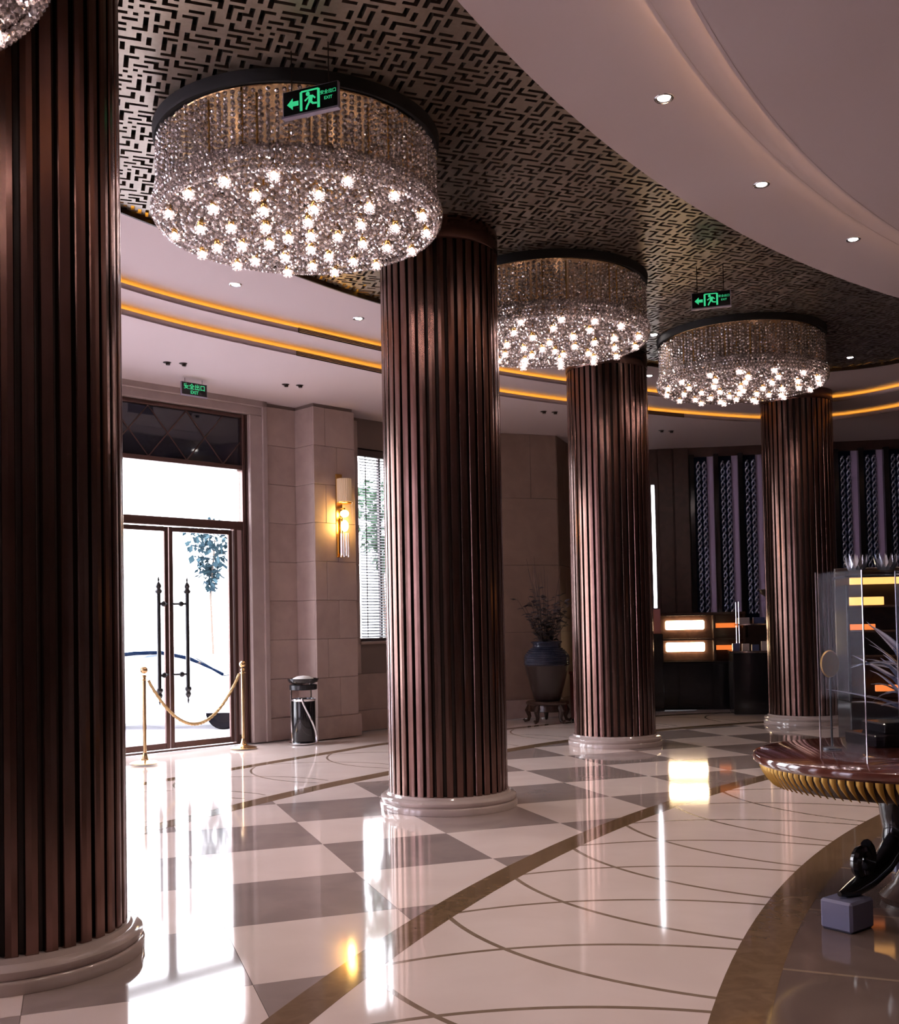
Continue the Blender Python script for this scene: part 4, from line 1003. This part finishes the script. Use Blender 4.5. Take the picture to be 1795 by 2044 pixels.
for i in range(len(rows)-1):
    for q in range(3): ff.append((i*4+q, i*4+q+1, i*4+q+5, i*4+q+4))
pet.add(vv, ff); pm = pet.mesh('petal'); pm.materials.append(MATS['gilt']); pm.polygons.foreach_set('use_smooth', [True]*len(pm.polygons))
for k in range(110): link('petal', pm, tbl, rz=2*PI*k/110)
for k in range(3):
    a = math.radians(-142 - 11.5 + (0, 112, 214)[k]); ca, sa = math.cos(a), math.sin(a)
    leg = MB(); path = [(0.24, 0.66), (0.24, 0.58), (0.22, 0.48), (0.23, 0.40), (0.28, 0.32), (0.38, 0.25), (0.52, 0.20), (0.66, 0.17), (0.77, 0.17)]
    leg.tube([(r*ca, r*sa, z) for r, z in path], [0.07, 0.085, 0.085, 0.07, 0.06, 0.055, 0.05, 0.04, 0.012], 12)
    lg = leg.obj('leg', 'black_lacquer', tbl, True)
    sc = MB(); cr0 = (0.56, 0.42)
    sc.tube([((cr0[0] + (0.085 - 0.055*k2/20)*math.cos(2 + k2*0.45))*ca, (cr0[0] + (0.085 - 0.055*k2/20)*math.cos(2 + k2*0.45))*sa, cr0[1] - 0.12 + (0.085 - 0.055*k2/20)*math.sin(2 + k2*0.45)) for k2 in range(21)], 0.028, 8)
    sc.obj('scroll', 'black_lacquer', lg, True)
    ft = MB().bbox(-0.10, -0.085, 0.0, 0.10, 0.085, 0.145, 0.012); ft.xf(lambda p: ((0.71 + p[0])*ca - p[1]*sa, (0.71 + p[0])*sa + p[1]*ca, p[2])); ft.obj('foot', 'lacquer_sheen', lg)
MB().lathe([(0.0, 0.0), (0.20, 0.0), (0.21, 0.03), (0.18, 0.06), (0.14, 0.10), (0.08, 0.22), (0.10, 0.34), (0.14, 0.44), (0.20, 0.60), (0.45, 0.66)], 40, cap=False).obj('pedestal', 'dark_wood', tbl, True)
# glass case standing on the table
ca_, cb_ = Vector((1.90, 5.45)), Vector((2.045, 5.21)); ce = Vector((0.54, 0.30))
case = thing('glass_case', 'tall clear glass display case standing on the round table', 'glass case', (ca_.x, ca_.y, TZ + 0.002))
def pane(p, q, z0, z1, th=0.006):
    t = (q-p).normalized(); n_ = Vector((-t.y, t.x))*th/2; r_ = [p-n_, q-n_, q+n_, p+n_]
    return MB().prism([(v.x - ca_.x, v.y - ca_.y) for v in r_], z0, z1)
for p, q in ((ca_, cb_), (cb_, cb_ + ce), (cb_ + ce, ca_ + ce), (ca_ + ce, ca_)): pane(p, q, 0.0, 0.95).obj('pane', 'case_glass', case)
MB().prism([(v.x - ca_.x, v.y - ca_.y) for v in (ca_, cb_, cb_ + ce, ca_ + ce)], 0.95, 0.957).obj('lid', 'case_glass', case)
for p in (ca_, cb_, cb_ + ce, ca_ + ce): MB().tube([(p.x - ca_.x, p.y - ca_.y, 0), (p.x - ca_.x, p.y - ca_.y, 0.957)], 0.004, 6).obj('corner_bead', 'chrome', case, True)
gd = MB().lathe([(0.0, -0.008), (0.070, -0.008), (0.076, 0.0), (0.070, 0.008), (0.05, 0.012), (0.0, 0.014)], 28, cap=False)
gd.xf(lambda p: (p[0]*0.75, p[2], p[1] + 0.47)); gst = MB().tube([(0, 0, 0.40), (0, 0, 0.015)], 0.006, 8).lathe([(0.0, 0.0), (0.05, 0.0), (0.05, 0.010), (0.0, 0.018)], 20, cap=False)
orn = thing('gold_disc', 'round gold disc ornament behind the glass case', 'ornament', (2.085, 5.80, TZ + 0.002), 0.2)
gd.obj('disc', 'gilt', orn, True); gst.obj('stand', 'black_metal', orn, True)
# dark centrepiece with silvery feathers on the table
cp = thing('feather_centrepiece', 'black stepped centrepiece with silvery feathers on the table', 'ornament', (2.60, 6.02, TZ + 0.002), 0.15)
MB().bbox(-0.30, -0.16, 0.0, 0.36, 0.16, 0.07, 0.008).obj('base_step', 'black_lacquer', cp); MB().bbox(-0.22, -0.12, 0.07, 0.30, 0.12, 0.13, 0.008).obj('upper_step', 'black_lacquer', cp)
fr_ = random.Random(4); fea = MB()
def feather(mb, p, d, l, w, droop):
    d = d.normalized(); sd = d.cross(Vector((0, 0, 1))).normalized(); o = []; n = 7
    for i in range(n):
        u = i/(n-1); c = p + d*l*u + Vector((0, 0, -droop*u*u)); ww = w*math.sin(PI*min(0.97, 0.12 + 0.85*u)); o += [c - sd*ww + Vector((0, 0, -.3*ww)), c, c + sd*ww + Vector((0, 0, -.3*ww))]
    f = []
    for i in range(n-1):
        for q in (0, 1): f.append((i*3+q, i*3+q+1, i*3+q+4, i*3+q+3))
    mb.add(o, f)
for k in range(46):
    a = fr_.uniform(-PI, PI); f_ = MB(); z = 0.13 + fr_.uniform(0, 0.30)
    feather(f_, Vector((0.12 + 0.05*math.cos(a), 0.05*math.sin(a), z)), Vector((math.cos(a)*0.8 - 0.15, math.sin(a)*0.6, fr_.uniform(0.3, 1.7))), fr_.uniform(0.25, 0.55), 0.035, fr_.uniform(0.05, 0.28))
    f_.obj('feather', 'grey_silk', cp, 'all')
MB().lathe([(0.0, 0.13), (0.05, 0.13), (0.06, 0.16), (0.035, 0.22), (0.05, 0.34), (0.06, 0.44), (0.0, 0.45)], 20, (0.12, 0, 0), cap=False).obj('core_vase', 'black_lacquer', cp, True)

# ------------------------------------------------------------------ outside the doors
out = struct(MB().prism([wl(-14, -0.3), wl(14, -0.3), wl(14, -40), wl(-14, -40)], -0.6, -0.28).obj('ground', 'paving_joint'), 'pale paving outside the entrance')
pv = MB().bbox(0, -0.98, -0.06, 0.98, 0, -0.03, 0.004); pvm = pv.mesh('paving_slab'); pvm.materials.append(MATS['paving'])
for i in range(-5, 8):
    for j in range(0, 9): link('paving_slab', pvm, out, (*wl(i*1.0, -0.32 - j*1.0 - 1.0), 0 if j < 1 else -0.22), W_ANG)
MB().box(-5, 0.30, -0.3, 8, 1.30, -0.06).obj('landing', 'paving', out, False, (*wl(0), 0), W_ANG)
# parked car
car = thing('car', 'pale car parked outside seen through the right door leaf', 'car', (-5.62, 19.6, -0.25), -0.06)
sidep = [(-2.1, 0.30), (-2.12, 0.62), (-1.95, 0.86), (-1.25, 0.95), (-0.70, 1.34), (0.45, 1.42), (1.0, 1.30), (1.62, 0.93), (2.35, 0.80), (2.52, 0.60), (2.50, 0.30)]
def slab(mb, poly, y0, y1):
    n = len(poly); mb.add([(x, y0, z) for x, z in poly] + [(x, y1, z) for x, z in poly], [tuple(range(n)), tuple(range(n, 2*n))[::-1]] + [(i, n+i, n+(i+1) % n, (i+1) % n) for i in range(n)])
bd = MB(); secs = [(-0.86, 0.93), (-0.80, 1.0), (0.80, 1.0), (0.86, 0.93)]
for (y, sc_) in secs: bd.v += [(x*(0.985 + 0.015*(sc_ > .95)), y*(1.0 if z < 0.97 else 0.80), 0.30 + (z-0.30)*(0.97 + 0.03*(sc_ > .95))) for x, z in sidep]
n = len(sidep)
for i in range(3): bd.f += [(i*n+k, (i+1)*n+k, (i+1)*n+(k+1) % n, i*n+(k+1) % n) for k in range(n)]
bd.f += [tuple(range(n)), tuple(range(3*n, 4*n))[::-1]]
cb = bd.obj('body', 'car_paint', car, True)
for s_ in (-1, 1):
    g = MB(); slab(g, [(-1.12, 0.97), (-0.66, 1.27), (0.05, 1.33), (0.05, 0.97)], s_*0.70 - 0.01, s_*0.70 + 0.01); slab(g, [(0.12, 0.97), (0.12, 1.33), (0.42, 1.34), (0.92, 1.24), (1.44, 0.97)], s_*0.70 - 0.01, s_*0.70 + 0.01); g.obj('side_window', 'car_glass', car)
MB().tube([(-1.2, -0.715, 0.985), (-0.68, -0.705, 1.31), (0.0, -0.70, 1.375), (0.45, -0.70, 1.38), (0.98, -0.70, 1.265), (1.60, -0.72, 0.965)], 0.035, 6).obj('roof_trim', 'car_trim', car, True)
g = MB(); g.add([(1.04, -0.62, 1.305), (1.04, 0.62, 1.305), (1.62, 0.66, 0.955), (1.62, -0.66, 0.955)], [(0, 1, 2, 3)]); g.obj('windscreen', 'car_glass', car)
for x in (-1.35, 1.62):
    for y in (-0.73, 0.73):
        w_ = MB().lathe([(0.0, -0.10), (0.18, -0.10), (0.20, -0.085), (0.29, -0.10), (0.32, -0.07), (0.32, 0.07), (0.29, 0.10), (0.20, 0.085), (0.18, 0.10), (0.0, 0.10)], 28, cap=False)
        w_.xf(lambda p: (p[0] + x, p[2] + y, p[1] + 0.32)); w_.obj('wheel', 'rubber', car, True)
for y in (-0.6, 0.6): MB().ball((2.40, y, 0.66), 0.10, 12, 6, 0.6).obj('headlamp', 'chrome', car, True)
# street tree
tree = thing('tree', 'leafy street tree beyond the right door leaf', 'tree', (-5.55, 24.5, -0.28))
MB().tube([(0, 0, 0), (0.03, 0, 1.2), (-0.03, 0.05, 2.6), (0.1, 0, 3.9)], [0.03, 0.028, 0.025, 0.015], 10).obj('trunk', 'tree_bark', tree, True)
lf = MB(); lr = random.Random(8)
for k in range(420):
    a = lr.uniform(0, 2*PI); z = 2.75 + 1.55*lr.random()**0.7; r = 0.72*lr.random()**0.5*((z - 2.5)/1.8)
    p = Vector((r*math.cos(a), r*math.sin(a), z)); d1 = Vector((lr.uniform(-1, 1), lr.uniform(-1, 1), lr.uniform(-1, .3))).normalized(); d2 = d1.cross(Vector((.3, .2, 1))).normalized(); l = lr.uniform(.14, .28)
    lf.add([p, p + d1*l*.5 + d2*l*.3, p + d1*l, p + d1*l*.5 - d2*l*.3], [(0, 1, 2, 3)])
stuff(lf.obj('foliage', 'tree_leaf', tree))

shrub = copy_tree(tree); shrub.location = (-1.15, 18.6, -0.28); shrub.scale = (1.1, 1.1, 1.02)
tag(shrub, 'green shrub seen through the venetian blind', 'tree')
for c_ in shrub.children:
    if c_.name.startswith('foliage'):
        c_.data = c_.data.copy(); c_.data.materials.clear(); c_.data.materials.append(MATS['tree_green'])
